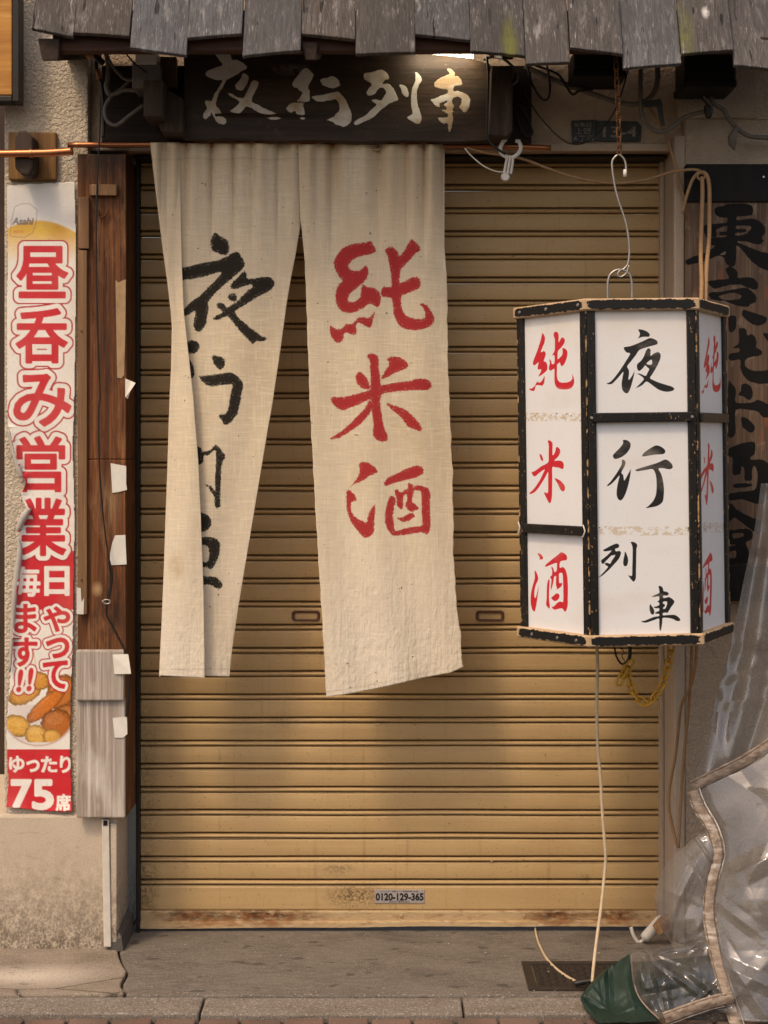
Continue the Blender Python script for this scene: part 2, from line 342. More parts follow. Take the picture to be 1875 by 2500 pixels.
LANTERN_BLACK = parse('''
770 125 860 130 960 170 1015 225 1000 280 900 280 820 295 750 330 790 270 805 210
465 505 600 480 740 430 880 370 1010 310 1100 325 1170 365 1185 420 1150 450 1000 490 800 560 720 670 620 800 535 910 570 990 575 1080 560 1180 580 1195 640 1110 700 985 680 1100 640 1260 600 1390 550 1480 490 1480 430 1410 415 1280 435 1140 455 1020 380 1110 290 1210 210 1285 130 1295 90 1275 180 1240 280 1130 390 980 500 810 600 640 530 620 480 570
940 570 990 525 1035 560 1030 690 1100 640 1190 605 1245 650 1245 730 1200 850 1130 980 1070 1080 1020 1160 1100 1210 1220 1260 1380 1310 1480 1340 1540 1385 1510 1430 1400 1455 1290 1440 1190 1400 1090 1330 950 1235 860 1310 770 1360 705 1380 780 1310 890 1185 820 1110 725 1055 830 1075 930 1115 970 1040 1005 970 960 930 920 890 870 950 800 1010 755 985 740 900 760 850 830 790 890 700
-940 858 1000 800 1045 768 1068 800 1050 878
''', 1470, 790, 8.7316) + parse('''
440 125 520 125 590 170 610 230 590 310 520 410 430 480 340 520 270 530 235 490 235 440 300 370 380 290 440 210 450 165
425 545 480 560 500 610 480 680 410 820 450 870 470 990 510 930 570 820 620 725 600 880 560 1080 500 1270 440 1380 385 1415 330 1370 308 1270 320 1120 350 980 375 870 300 960 200 1060 130 1105 90 1105 180 1010 290 860 390 700 420 620
845 465 900 390 1010 310 1140 240 1230 255 1320 310 1350 370 1320 420 1250 430 1100 440 960 465 860 475
710 760 850 710 1020 660 1180 610 1340 540 1420 570 1490 640 1505 710 1460 745 1390 745 1300 725 1200 735 1260 850 1300 1000 1320 1180 1310 1360 1290 1440 1230 1500 1150 1540 1020 1565 915 1580 1000 1520 1090 1420 1140 1310 1160 1180 1160 1000 1140 850 1080 745 950 760 830 780 740 790
''', 1470, 1060, 8.7316) + parse('''
310 450 420 390 570 310 700 250 790 235 850 280 850 340 800 390 715 415 740 500 800 490 870 485 915 530 905 600 860 720 770 840 650 970 530 1100 400 1220 270 1330 80 1435 200 1330 340 1190 480 1020 410 980 370 920 400 885 470 890 550 915 600 820 680 700 725 630 700 610 630 645 590 640 490 740 390 840 310 930 260 890 245 800 330 730 450 630 590 490 590 465 480 490 380 500 315 485
1045 490 1110 610 1150 740 1155 850 1120 970 1050 1005 1000 970 985 880 1000 760 1030 620
1240 185 1330 180 1420 220 1465 290 1450 360 1435 430 1430 700 1425 1000 1420 1300 1410 1430 1350 1525 1300 1500 1220 1400 1150 1300 1220 1320 1285 1315 1295 1000 1305 700 1305 400 1280 280
''', 1450, 1310, 13.825) + parse('''
720 170 800 160 860 200 890 280 905 355 990 360 1070 400 1100 450 1050 510 890 520 900 605 1000 590 1100 565 1210 620 1305 720 1280 810 1190 930 1110 1060 1050 1150 980 1140 880 1160 880 1240 1050 1230 1250 1220 1340 1235 1460 1310 1525 1400 1490 1450 1390 1450 1260 1380 1100 1340 875 1340 860 1500 830 1700 790 1830 755 1750 745 1550 740 1360 600 1400 400 1470 270 1510 150 1500 65 1450 200 1440 350 1380 550 1300 740 1265 740 1190 620 1185 585 1150 660 1110 740 1070 740 980 600 980 530 925 640 910 740 860 740 770 650 735 740 685 740 540 600 560 450 560 560 500 740 420 745 320
-885 745 1000 725 1040 760 1020 870 970 990 895 1005 885 960 940 920 960 860 930 820 885 815
420 820 470 900 540 1000 565 1090 545 1190 500 1220 440 1180 400 1080 385 950 395 870
''', 1560, 1420, 15.08)
SIGN_WHITE = parse('''
260 35 520 35 570 90 600 200 680 195 780 240 890 330 880 380 800 420 680 500 520 585 490 600 450 690 430 740 380 800 330 890 320 930 300 1000 290 1080 360 1160 430 1260 490 1370 480 1440 390 1450 310 1400 260 1320 200 1220 190 1290 150 1300 100 1350 40 1310 60 1240 120 1130 80 1030 100 985 200 1000 240 940 260 880 330 760 420 600 300 590 200 560 95 505 100 450 160 400 300 350 420 300 340 190
790 490 830 460 890 490 930 540 910 640 860 720 810 790 740 800 690 770 660 700 690 660 770 570
980 640 1020 595 1080 610 1120 650 1080 760 1020 880 980 1000 1100 1070 1250 1150 1400 1210 1560 1310 1480 1360 1350 1360 1250 1310 1150 1240 1000 1150 880 1110 810 1180 740 1250 640 1230 565 1195 660 1120 750 1020 680 960 600 920 520 860 540 840 620 870 720 930 820 935 880 840 930 740
''', 490, 120, 7.9) + parse('''
410 190 490 140 560 170 650 260 650 330 600 430 540 550 580 630 580 720 570 850 440 860 300 840 380 760 420 660 360 630 310 560 240 550 205 490 240 400 320 300
100 960 190 890 300 880 500 890 430 930 460 1020 480 1130 480 1220 430 1250 370 1210 300 1120 260 1050 180 1095 110 1060 75 1010
800 400 860 365 950 345 1060 310 1160 360 1205 430 1225 510 1150 550 1060 570 960 550 850 500
620 750 750 725 900 700 1100 650 1190 645 1250 700 1350 830 1410 960 1460 1080 1475 1200 1440 1310 1320 1395 1220 1370 1130 1340 1050 1280 930 1245 1040 1190 1140 1110 1200 1040 1215 960 1180 870 1130 810 950 840 800 860 690 830
''', 690, 150, 8.73) + parse('''
250 255 380 240 500 200 620 175 700 215 770 290 780 370 700 400 640 480 780 480 860 560 930 680 975 800 960 830 870 870 780 900 700 970 610 1030 520 1130 430 1200 320 1260 200 1310 80 1360 30 1320 80 1260 180 1200 280 1150 390 1040 510 920 410 830 500 810 600 830 680 740 715 640 680 580 610 560 540 610 460 710 340 720 300 660 340 590 410 500 370 450 270 390 235 330
990 510 1040 490 1130 530 1180 600 1205 710 1170 765 1100 730 1050 660 1040 590
1340 240 1400 250 1470 330 1475 420 1430 480 1400 540 1375 640 1380 780 1400 930 1440 1060 1480 1200 1440 1320 1350 1320 1260 1270 1170 1190 1280 1110 1255 960 1250 800 1260 660 1300 500 1340 420
''', 860, 150, 8.73) + parse('''
665 205 730 190 800 210 870 290 890 350 885 400 980 410 1060 510 1095 620 1060 640 870 680 860 800 960 800 1080 830 1200 890 1290 990 1305 1100 1280 1230 1220 1340 1130 1385 1080 1310 1010 1240 1050 1150 1075 1020 1000 965 900 965 830 1010 820 1120 870 1220 820 1290 850 1350 810 1400 840 1520 830 1650 800 1800 745 1930 715 1850 690 1670 600 1685 510 1640 430 1530 560 1520 690 1510 700 1400 640 1390 540 1310 680 1300 660 1240 600 1170 680 1100 680 1060 570 1100 470 1150 480 1230 400 1220 330 1160 220 1020 350 1000 500 930 690 860 690 765 560 750 340 680 350 560 450 480 600 400 740 350 720 270
''', 1030, 150, 11.06)
BOARD_BLACK = parse('''
600 180 640 120 760 100 860 60 1000 50 1200 55 1310 100 1330 190 1290 270 1150 290 1030 300 1030 360 1200 340 1340 335 1460 390 1540 490 1555 600 1490 690 1525 740 1480 800 1400 815 1300 790 1180 760 1020 760 1100 800 1250 860 1420 930 1620 980 1700 1000 1700 1330 1620 1310 1500 1270 1350 1180 1230 1060 1120 920 1015 830 1015 1000 1000 1170 960 1230 860 1210 800 1130 770 1060 690 1020 800 1000 810 940 700 1010 560 1070 400 1130 200 1180 90 1190 70 1120 180 1050 350 1000 500 930 620 840 540 820 440 650 400 560 420 460 520 440 700 420 830 400 840 310 740 320 640 280
-640 540 830 470 830 570 740 570 690 610 720 655 830 640 820 670 540 690 640 660 650 600
-1020 470 1290 480 1220 590 1120 640 1005 650 1010 600 1180 590 1210 540 1130 520 1020 530
810 1280 880 1220 960 1250 1040 1340 1040 1440 1200 1420 1340 1450 1420 1540 1410 1640 1340 1660 1230 1620 1060 1560 850 1580 700 1620 610 1640 520 1580 490 1500 640 1475 860 1455 850 1380
490 1740 560 1700 700 1700 900 1660 1080 1630 1210 1625 1330 1710 1390 1800 1370 1890 1270 1930 1220 1980 1000 1950 800 1870 660 1860 540 1830
-690 1780 850 1730 1000 1720 1105 1770 1060 1830 860 1850 740 1830
''', 1665, 490, 7.63) + parse('''
280 130 330 110 450 150 600 200 690 240 660 330 540 370 420 330 290 220
60 220 180 220 175 420 110 475 60 440
220 440 270 405 345 430 365 530 430 505 490 550 520 640 510 720 600 780 600 840 500 870 400 890 330 940 335 1030 420 1090 560 1110 720 1090 900 1080 900 1320 720 1320 560 1320 400 1280 290 1170 250 1050 245 920 100 945 50 880 90 820 230 800 230 740 130 735 230 640
620 500 690 490 760 560 720 640 690 620
50 1320 100 1305 180 1420 180 1620 430 1625 540 1580 680 1640 760 1660 760 1850 620 1870 540 1780 420 1750 180 1750 175 2100 130 2190 40 2130
270 1340 340 1310 430 1370 460 1480 430 1570 380 1580 300 1530 210 1490 260 1440
260 1870 330 1870 440 1950 490 2030 460 2110 390 2110 300 2040 270 1980
''', 1770, 740, 6.70) + parse('''
100 330 150 270 300 210 430 180 530 200 520 370 450 430 480 460 620 450 730 510 780 600 780 950 690 1110 580 1145 450 1110 320 1070 150 1085 90 1040 130 980 300 950 520 920 560 780 560 640 510 550 480 620 480 770 370 770 360 600 320 560 300 680 180 680 180 430 130 410
180 860 230 825 460 825 470 870 230 895
70 1130 170 1140 240 1220 420 1320 560 1380 680 1420 590 1610 470 1540 340 1440 210 1350 150 1400 70 1420
80 1560 200 1540 400 1520 490 1580 480 1680 380 1740 430 1850 430 2000 410 2060 70 2060 70 1980 220 1970 230 1860 80 1890 70 1820 240 1770 70 1740
-180 1600 330 1590 340 1640 200 1670
''', 1760, 1050, 6.32)

# printed lettering: glyph outlines of the built-in font
_tri = {}
def glyph_tris(ch):
    if ch not in _tri:
        c = bpy.data.curves.new('t', 'FONT'); c.body = ch; c.resolution_u = 4; c.fill_mode = 'FRONT'
        o = bpy.data.objects.new('t', c); COL.objects.link(o)
        dg = bpy.context.evaluated_depsgraph_get(); m = o.evaluated_get(dg).to_mesh(); m.calc_loop_triangles()
        v = np.array([q.co[:2] for q in m.vertices]); t = np.array([q.vertices[:] for q in m.loop_triangles])
        from collections import Counter
        e = Counter(tuple(sorted(k)) for q in m.polygons for k in q.edge_keys)
        _tri[ch] = (v, t, [k for k, n in e.items() if n == 1])
        bpy.data.objects.remove(o); bpy.data.curves.remove(c)
    return _tri[ch]
def glyph_field(x, y, ch, box, slant=0.0, margin=18.0, grow=0.0):
    """signed distance (px, + inside) of a printed character filling box = (x0, y0, x1, y1)"""
    v, t, E = glyph_tris(ch)
    lo, hi = v.min(0), v.max(0); x0, y0, x1, y1 = box
    x0 += grow; y0 += grow; x1 -= grow; y1 -= grow
    P = np.stack([x0 + (v[:, 0] - lo[0]) / (hi[0] - lo[0]) * (x1 - x0), y1 - (v[:, 1] - lo[1]) / (hi[1] - lo[1]) * (y1 - y0)], -1)
    P[:, 0] += (y1 - P[:, 1]) * slant
    f = np.full(len(x), -margin)
    k = np.where((x > P[:, 0].min() - margin) & (x < P[:, 0].max() + margin) & (y > P[:, 1].min() - margin) & (y < P[:, 1].max() + margin))[0]
    X, Y = x[k], y[k]; d2 = np.full(len(k), 1e9); ins = np.zeros(len(k), bool)
    for a, b in E:
        ax, ay = P[a]; ex, ey = P[b] - P[a]; L = ex * ex + ey * ey
        if L < 1e-9: continue
        q = np.clip(((X - ax) * ex + (Y - ay) * ey) / L, 0, 1)
        d2 = np.minimum(d2, (X - ax - q * ex) ** 2 + (Y - ay - q * ey) ** 2)
    for a, b, c in t:
        A, B, Cc = P[a], P[b], P[c]
        s1 = (B[0] - A[0]) * (Y - A[1]) - (B[1] - A[1]) * (X - A[0])
        s2 = (Cc[0] - B[0]) * (Y - B[1]) - (Cc[1] - B[1]) * (X - B[0])
        s3 = (A[0] - Cc[0]) * (Y - Cc[1]) - (A[1] - Cc[1]) * (X - Cc[0])
        ins |= ((s1 >= 0) & (s2 >= 0) & (s3 >= 0)) | ((s1 <= 0) & (s2 <= 0) & (s3 <= 0))
    dd = np.sqrt(d2); f[k] = np.clip(np.where(ins, dd, -dd) + grow, -margin, margin)
    return f
def text_mesh(name, body, px0, py0, px1, py1, Y, mat, parent, offset=0.0):
    """raised flat lettering filling a rectangle"""
    c = bpy.data.curves.new('t', 'FONT'); c.body = body; c.offset = offset; c.resolution_u = 3
    o = bpy.data.objects.new('t', c); COL.objects.link(o)
    m = bpy.data.meshes.new_from_object(o.evaluated_get(bpy.context.evaluated_depsgraph_get()))
    bpy.data.objects.remove(o); bpy.data.curves.remove(c)
    v = np.array([q.co[:] for q in m.vertices]); lo, hi = v.min(0), v.max(0)
    for q, p in zip(m.vertices, v):
        q.co = W(px0 + (p[0] - lo[0]) / (hi[0] - lo[0]) * (px1 - px0), py1 - (p[1] - lo[1]) / (hi[1] - lo[1]) * (py1 - py0), Y)
    m.name = name; m.materials.clear(); m.materials.append(mat)
    return link(bpy.data.objects.new(name, m), parent)
# ------------------------------------------------------------------ the materials of the place
def stucco(name, base, k=1.0, sc=1.0):
    b = np.asarray(base)
    m = Mat(name, b, .92, .15)
    m.nz((5, 5, 3), .4, .7, b * .72, .5, 5); m.nz((22, 22, 16), .5, .72, b * .62, .35, 5)
    m.nz(260, .62, .72, b * .4, .5, 2); m.nz((3, 3, 9), .55, .8, np.minimum(b * 1.15, 1), .5)
    lump = m.rng(m.noise((95 * sc,) * 3, 3, .6, .4), .38, .62)
    m.bump(lump, .75 * k, .006); m.bnz(420, .35 * k, .0015, 3)
    return m
M_STUCCO = stucco('cream_stucco', (.62, .53, .41)).done()
M_STUCCO_R = stucco('beige_stucco', (.47, .37, .27), .9, 1.2).done()
M_STUCCO_T = stucco('brown_stucco', (.43, .325, .235), .6, .8).done()
md = Mat('plaster_dado', (.54, .455, .35), .9, .15)
md.nz((7, 7, 5), .42, .7, (.46, .37, .27), .5, 5); md.nz(420, .60, .68, (.16, .12, .09), .7, 2)
zr = md.rng(md.axis(2), .36, .0)
f = md.math('MULTIPLY', md.math('POWER', zr, 1.3), md.rng(md.noise((38, 38, 30), 7, .75), .40, .60)); md.mix(f, (.13, .098, .07), .8)
f = md.math('MULTIPLY', md.math('POWER', zr, 2.0), md.rng(md.noise((160, 160, 120), 5, .7), .46, .56)); md.mix(f, (.07, .055, .04), .7)
md.nz((14, 14, 60), .62, .72, (.25, .19, .14), .4)
md.bnz(150, .35, .002, 5); md.bnz(30, .25, .004)
M_DADO = md.done()
mj = Mat('smooth_jamb_plaster', (.45, .36, .27), .85, .2)
mj.nz((10, 10, 3), .42, .7, (.34, .26, .19), .6, 5); mj.nz(300, .6, .68, (.15, .11, .08), .6, 2); mj.bnz(260, .5, .0012)
M_JAMB = mj.done()

ms = Mat('ochre_shutter_paint', (.475, .322, .148), .5, .35)
ms.nz((3.2, 3, 1.4), .4, .7, (.41, .265, .113), .6, 4); ms.nz((.9, .9, 30), .48, .7, (.34, .22, .10), .45, 5); ms.nz((45, 45, 2.2), .60, .72, (.26, .165, .075), .45, 6, .6, .3)
ms.nz((14, 14, 5), .58, .74, (.46, .33, .18), .35, 6)
ms.nz((250, 250, 250), .69, .72, (.06, .04, .025), .85, 2); ms.nz((110, 110, 100), .715, .74, (.05, .032, .02), .9, 3); ms.nz((14, 14, 10), .64, .72, (.20, .13, .065), .35, 6, .7)
ms.nz((24, 24, 260), .69, .73, (.07, .045, .03), .6, 4); ms.nz((90, 90, 3), .68, .74, (.16, .10, .05), .5, 4)
for (x, y, rx, rz, k) in ((870, 2185, .12, .05, .95), (825, 2120, .07, .03, .6), (360, 1930, .05, .5, .5), (1430, 2145, .02, .02, .9), (350, 2160, .06, .12, .8), (690, 1760, .06, .03, .5), (930, 1765, .04, .02, .4), (1560, 1450, .06, .6, .35)):
    c = W(x, y, 0); ms.stain(tuple(c), (rx, .2, rz), (130, 130, 150), .40, .62, (.075, .05, .028), k)
ms.roughv(ms.noise(9, 4), .38, .62); ms.bnz((30, 30, 30), .06, .004); ms.bnz(380, .10, .0006)
M_SHUT = ms.done()
mb = Mat('rusted_bottom_rail_paint', (.45, .32, .17), .6, .3)
mb.nz((16, 16, 60), .53, .66, (.20, .085, .03), .6, 7, .7); mb.nz((9, 9, 110), .60, .68, (.05, .028, .016), .7, 7, .7); mb.nz((30, 30, 200), .58, .68, (.5, .42, .3), .6, 6)
for (x, rx) in ((640, .22), (1360, .12), (470, .13), (1500, .1)):
    c = W(x, 2232, 0); mb.stain(tuple(c), (rx, .2, .028), (45, 45, 90), .34, .55, (.045, .022, .012), 1.0); mb.stain(tuple(W(x, 2240, 0)), (rx * 1.2, .2, .04), (30, 30, 70), .4, .6, (.22, .08, .022), .8)
mb.bnz((70, 70, 140), .6, .003, 6)
M_RAIL = mb.done()
M_DARK = simple('near_black_paint', (.008, .007, .006), .55, 0, .25)
M_DARKMETAL = simple('dirty_dark_metal', (.028, .023, .019), .5, .4, .4)
M_STEEL = simple('dull_steel', (.45, .43, .40), .35, .9, .5, .2)
M_COPPER = Mat('aged_copper_tube', (.42, .17, .075), .32, .5, .85)
M_COPPER.nz((3, 60, 60), .4, .7, (.22, .08, .04), .7); M_COPPER.nz(120, .6, .7, (.10, .05, .03), .7); M_COPPER.bnz(200, .15, .0006); M_COPPER = M_COPPER.done()
M_RUST = Mat('rusty_iron', (.16, .07, .03), .8, .2, .3).nz(120, .4, .65, (.07, .03, .015), .9, 6).nz(300, .6, .7, (.32, .16, .06), .6).bnz(400, .5, .001).done()
M_RUBBER_G = simple('grey_cable_rubber', (.145, .125, .105), .6, 0, .3, .3, 60)
M_RUBBER_B = simple('black_cable_rubber', (.010, .009, .008), .45, 0, .4, .2, 60)
M_ROPE = simple('brown_flat_cord', (.33, .195, .095), .6, 0, .3, .25, 90)
M_CORD = simple('pale_twin_flex', (.58, .45, .29), .5, 0, .35, .2, 60)
M_WHITEPL = simple('yellowed_white_plastic', (.66, .62, .55), .4, 0, .4, .12, 50)

# concrete
mc = Mat('worn_concrete', (.155, .134, .112), .93, .15)
mc.nz((4, 9, 4), .38, .68, (.10, .085, .07), .8, 6); mc.nz((26, 60, 26), .48, .66, (.20, .17, .14), .6, 6); mc.nz((110, 150, 110), .55, .68, (.26, .22, .18), .5, 4); mc.nz((190, 150, 190), .60, .67, (.34, .30, .26), .6, 3); mc.nz((230, 190, 230), .61, .68, (.035, .03, .025), .7, 3)
mc.nz((40, 22, 40), .60, .70, (.27, .235, .2), .5, 7, .75); mc.nz((2.2, 5, 2), .55, .7, (.075, .062, .05), .6, 5); mc.nz((13, 20, 13), .66, .70, (.05, .042, .035), .6, 1); mc.nz((70, 40, 70), .64, .70, (.045, .038, .03), .6, 5, .7)
mc.bnz(260, .4, .002, 5); mc.bnz(18, .25, .006)
M_CONC = mc.done()
mc = Mat('pale_cracked_concrete', (.25, .205, .16), .93, .15)
mc.nz((5, 9, 5), .45, .62, (.14, .112, .082), .7, 6); mc.stain(tuple(W(60, 2395, -.45) + Vector((0, 0, 0))), (.26, .12, .5), (9, 16, 9), .30, .45, (.52, .46, .38), .85); mc.nz((180, 150, 180), .6, .67, (.45, .39, .33), .6, 3); mc.nz((220, 180, 220), .6, .67, (.05, .04, .03), .7, 3); mc.nz((45, 25, 45), .58, .7, (.12, .10, .075), .5, 7, .75)
cr = mc.rng(mc.vor((2.2, 3.4, 1), 'DISTANCE_TO_EDGE'), .0, .010, 1, 0); mc.mix(cr, (.03, .024, .018), .8)
mc.bnz(220, .4, .002, 5); mc.bnz(16, .3, .006)
M_CONC_L = mc.done()
mk = Mat('speckled_granite_kerb', (.20, .17, .142), .9, .2)
mk.nz((7, 12, 7), .4, .68, (.15, .122, .094), .7, 6); mk.nz((170, 140, 170), .56, .64, (.42, .385, .34), .65, 3); mk.nz((200, 170, 200), .57, .65, (.06, .05, .04), .8, 3); mk.bnz(300, .7, .002, 3)
M_KERB = mk.done()
mbk = Mat('worn_brick_paver', (.145, .085, .064), .92, .15)
mbk.nz((9, 9, 9), .42, .6, (.10, .078, .062), .8, 4); mbk.nz((4.1, 1, 1), .45, .6, (.19, .125, .095), .7, 0); mbk.nz((380,) * 3, .6, .68, (.35, .27, .22), .5, 2); mbk.bnz(240, .7, .002, 4)
M_BRICK = mbk.done()
M_ROAD = Mat('dark_mortar_ground', (.07, .06, .05), .95, .1).nz(30, .4, .7, (.045, .038, .03), .8, 6).bnz(200, .5, .003).done()

# ------------------------------------------------------------------ ground
structure(box('road', -60, 60, -60, 60, -.12, -.028, M_ROAD, None, 0))
xk = W(310, 2380, groundY(2380)).x
def slab(name, pts, mat):
    v = [Vector(p) for p in pts]; n = len(v); v += [p - Vector((0, 0, .06)) for p in v]
    return structure(bevel(mesh_obj(name, v, [list(range(n)), list(range(2 * n - 1, n - 1, -1))] + [[i, i + n, (i + 1) % n + n, (i + 1) % n] for i in range(n)], mat), .006, 2))
def G(px, py, z=0.0):
    Y = groundY(py); p = W(px, py, Y); return (p.x, Y, z)
edge = [(290, 2322), (296, 2345), (304, 2362), (312, 2372), (308, 2385), (299, 2400), (298, 2412), (308, 2422), (305, 2428)]
Ye = groundY(2429.5)
def jag(a, b, n, s, z, Y, amp):
    return [(a + (b - a) * i / n, Y + amp * mnoise.noise(Vector((i * s, 3.3, z))), z) for i in range(n + 1)]
slab('pavement_slab', jag(xk - .006, 2.2, 40, .7, 0, Ye, .006)[1:] + [(2.2, .35, 0), (G(292, 2318)[0], .35, 0)] + [G(x + 2, y) for x, y in edge], M_CONC)
slab('cracked_pavement_slab', [(-3, .2, .004), (-3, Ye, .004)] + [(x, y, .004) for x, y, z in jag(-2.2, xk - .02, 24, .6, 1, Ye, .005)] + [(p[0] - .004, p[1], .004) for p in [G(x, y) for x, y in edge[::-1]]] + [(G(288, 2312)[0], .2, .004)], M_CONC_L)
kerb = structure(box('kerb', -3, 2.4, Ye - .16, Ye - .004, -.11, -.026, M_ROAD, None, 0))
Yk0, Yk1 = groundY(2472), Ye - .008
kx = [-3, -1.66, -1.06, W(493, 2450, -.68).x, W(1130, 2450, -.68).x, 1.0, 1.62, 2.4]
for a, b in zip(kx[:-1], kx[1:]):
    o = box('kerb_stone', a + .0025, b - .0025, Yk0, Yk1, -.08, -.002 + random.uniform(-.002, .001), M_KERB, kerb, .005)
paving = structure(box('brick_paving', -3, 2.4, -1.9, Yk0 - .02, -.10, -.024, M_ROAD, None, 0))
bw = .1115
bmb = bmesh.new(); add_box(bmb, 0, bw - .008, -.218, 0, -.05, 0)
bo = bevel(bm_obj('brick', bmb, M_BRICK, paving), .006, 2)
first = True
x0 = W(377, 2488, -.78).x - bw * 10
for r in range(2):
    for i in range(24):
        o = bo if first else link(bo.copy(), paving)
        first = False
        o.location = (x0 + i * bw + (bw / 2 if r else 0) + random.uniform(-.002, .002), Yk0 - .012 - r * .226 + random.uniform(-.003, .003), -.010 + random.uniform(-.003, .002))
        o.rotation_euler = (R(random.uniform(-.5, .5)), R(random.uniform(-.8, .8)), R(random.uniform(-.8, .8)))

# drain cover
M_IRON = Mat('worn_cast_iron', (.036, .028, .022), .55, .4, .3).nz(60, .4, .7, (.022, .017, .013), .8, 6).nz(200, .58, .68, (.12, .10, .08), .5).bnz(300, .5, .001).done()
dx0, dx1 = G(1283, 2390)[0], G(1700, 2390)[0]; dy0, dy1 = groundY(2420), groundY(2352)
dr = thing('drain_cover', ((dx0 + dx1) / 2, dy0, 0), 'dark iron chequer plate drain cover set in the doorstep by the green tarpaulin', 'drain cover')
for a in ((dx0, dx1, dy0, dy0 + .022), (dx0, dx1, dy1 - .022, dy1), (dx0, dx0 + .024, dy0 + .023, dy1 - .023), (dx1 - .024, dx1, dy0 + .023, dy1 - .023)):
    box('frame', a[0], a[1], a[2], a[3], -.03, .007, M_IRON, dr, .002)
box('plate', dx0 + .028, dx1 - .028, dy0 + .027, dy1 - .027, -.03, .004, M_IRON, dr, .001)
bm = bmesh.new()
for i in range(34):
    for j in range(18):
        cx, cy = dx0 + .042 + i * .021, dy0 + .040 + j * .019
        if cx > dx1 - .036 or cy > dy1 - .034: continue
        s = 1 if (i + j) % 2 else -1; ca, sa = math.cos(R(40)) * .0105, math.sin(R(40)) * .0105 * s
        a = [(cx - ca, cy - sa, .0042), (cx + sa * .35 * s, cy - ca * .3, .0042), (cx + ca, cy + sa, .0042), (cx - sa * .35 * s, cy + ca * .3, .0042)]
        lo = [bm.verts.new(p) for p in a]; t1 = bm.verts.new((cx, cy, .0078))
        for k in range(4): bm.faces.new((lo[k], lo[(k + 1) % 4], t1))
bm_obj('tread', bm, M_IRON, dr)['kind'] = 'stuff'

# ------------------------------------------------------------------ the shop front
YF = -.19
fac = thing('shop_front', (-.95, 0, 0), 'cream stucco shop front wall around the tan roller shutter', 'wall')
xl = W(10, 1500, YF).x
box('stucco_wall', xl, W(215, 1500, YF).x, YF, .4, W(0, 1990, YF).z, 3.6, M_STUCCO, fac, .006)
dd = W(288, 2000, YF - .012)
o = box('dado', -2.2, dd.x, YF - .012, .4, -.02, W(0, 1988, YF - .012).z, M_DADO, fac, .010)
xr = W(1645, 1200, YF).x
box('stucco_wall', xr + .033, 2.6, YF, .4, -.02, 3.6, M_STUCCO_R, fac, .006)
box('corner_strip', xr, xr + .0328, YF - .003, .39, -.02, W(0, 372, YF).z + .05, M_JAMB, fac, .005)
zl = W(0, 368, -.15).z
box('lintel', W(215, 0, YF).x + .001, xr + .0325, -.15, .4, zl, 3.6, M_STUCCO_T, fac, .004)
box('lintel_edge', W(316, 0, -.16).x, xr - .002, -.168, -.1505, zl - .004, zl + .018, M_JAMB, fac, .003)
pbox('patch_panel', 1655, 160, 1852, 288, YF - .012, .0115, M_STUCCO_R, fac, .003)
box('ledge', xr + .2, 2.4, YF - .006, YF - .001, W(0, 292, YF).z, W(0, 286, YF).z, M_JAMB, fac, .001)
# the neighbour's entrance, set back in the dark
nb = box('entrance_recess', -3.2, xl + .15, .41, .5, -.02, 3.6, simple('dark_brown_timber', (.05, .03, .02), .7), None, 0)
tag(nb, 'dark recessed entrance at the very left edge beyond the poster wall', 'doorway')

# ------------------------------------------------------------------ roller shutter
sx0, sx1 = W(307, 1000, -.215).x + .001, xr - .001
sh = thing('roller_shutter', ((sx0 + sx1) / 2, 0, .01), 'closed tan ochre steel roller shutter behind the hanging curtain and lantern', 'roller shutter')
PITCH = 56.54 / 800
prof = [(0, 0), (-.0012, -.003), (-.0022, -.014), (-.0025, -.024), (-.0022, -.035), (-.0012, -.0455), (.0005, -.0480), (.022, -.0484), (.024, -.0536), (.003, -.0542), (-.0032, -.0566), (-.0046, -.0595), (-.0036, -.0625), (.0005, -.0652), (.016, -.0656), (.016, -.0684), (.002, -.0688), (0, -.0707)]
def slat_mesh(pf, x0, x1, name):
    n = len(pf); segs = 36; v = []; f = []
    for i in range(segs + 1):
        x = x0 + (x1 - x0) * i / segs
        v += [(x, y, z) for y, z in pf]
    for i in range(segs):
        for k in range(n - 1): f.append((i * n + k, i * n + k + 1, (i + 1) * n + k + 1, (i + 1) * n + k))
    me = bpy.data.meshes.new(name); me.from_pydata(v, [], f); me.update(); me.materials.append(M_SHUT)
    return me
smes = []
for q in range(6):
    me_ = slat_mesh(prof, sx0 + .004, sx1 - .004, 'slat')
    for vt in me_.vertices:
        x = vt.co.x; vt.co.y += .0022 * mnoise.noise(Vector((x * 2.3, q * 5.1, 0))) + .0016 * mnoise.noise(Vector((x * 9, q * 3.3, 4))) * (1 if -.046 < vt.co.z < -.004 else .3)
        vt.co.z += .0012 * mnoise.noise(Vector((x * 3, q * 2.7, 9)))
    smes.append(me_)
g0 = 2145 - 31 * 56.54
for k in range(-1, 32):
    o = link(bpy.data.objects.new('slat', random.choice(smes)), sh)
    o.location = (0, random.uniform(-.0008, .0008), W(0, g0 + k * 56.54 - 38.4, 0).z)
    o.rotation_euler = (0, R(random.uniform(-.02, .02)), 0)
zb = W(0, 2163.5, 0).z
pf = [(0, 0), (-.002, -.004), (-.0025, -.03), (-.002, -.068), (0, -.072), (.006, -.0725), (.006, -.076)]
link(bpy.data.objects.new('bottom_slat', slat_mesh(pf, sx0 + .004, sx1 - .004, 'bottom_slat')), sh).location = (0, 0, zb)
bm = bmesh.new(); n = 60; rings = []
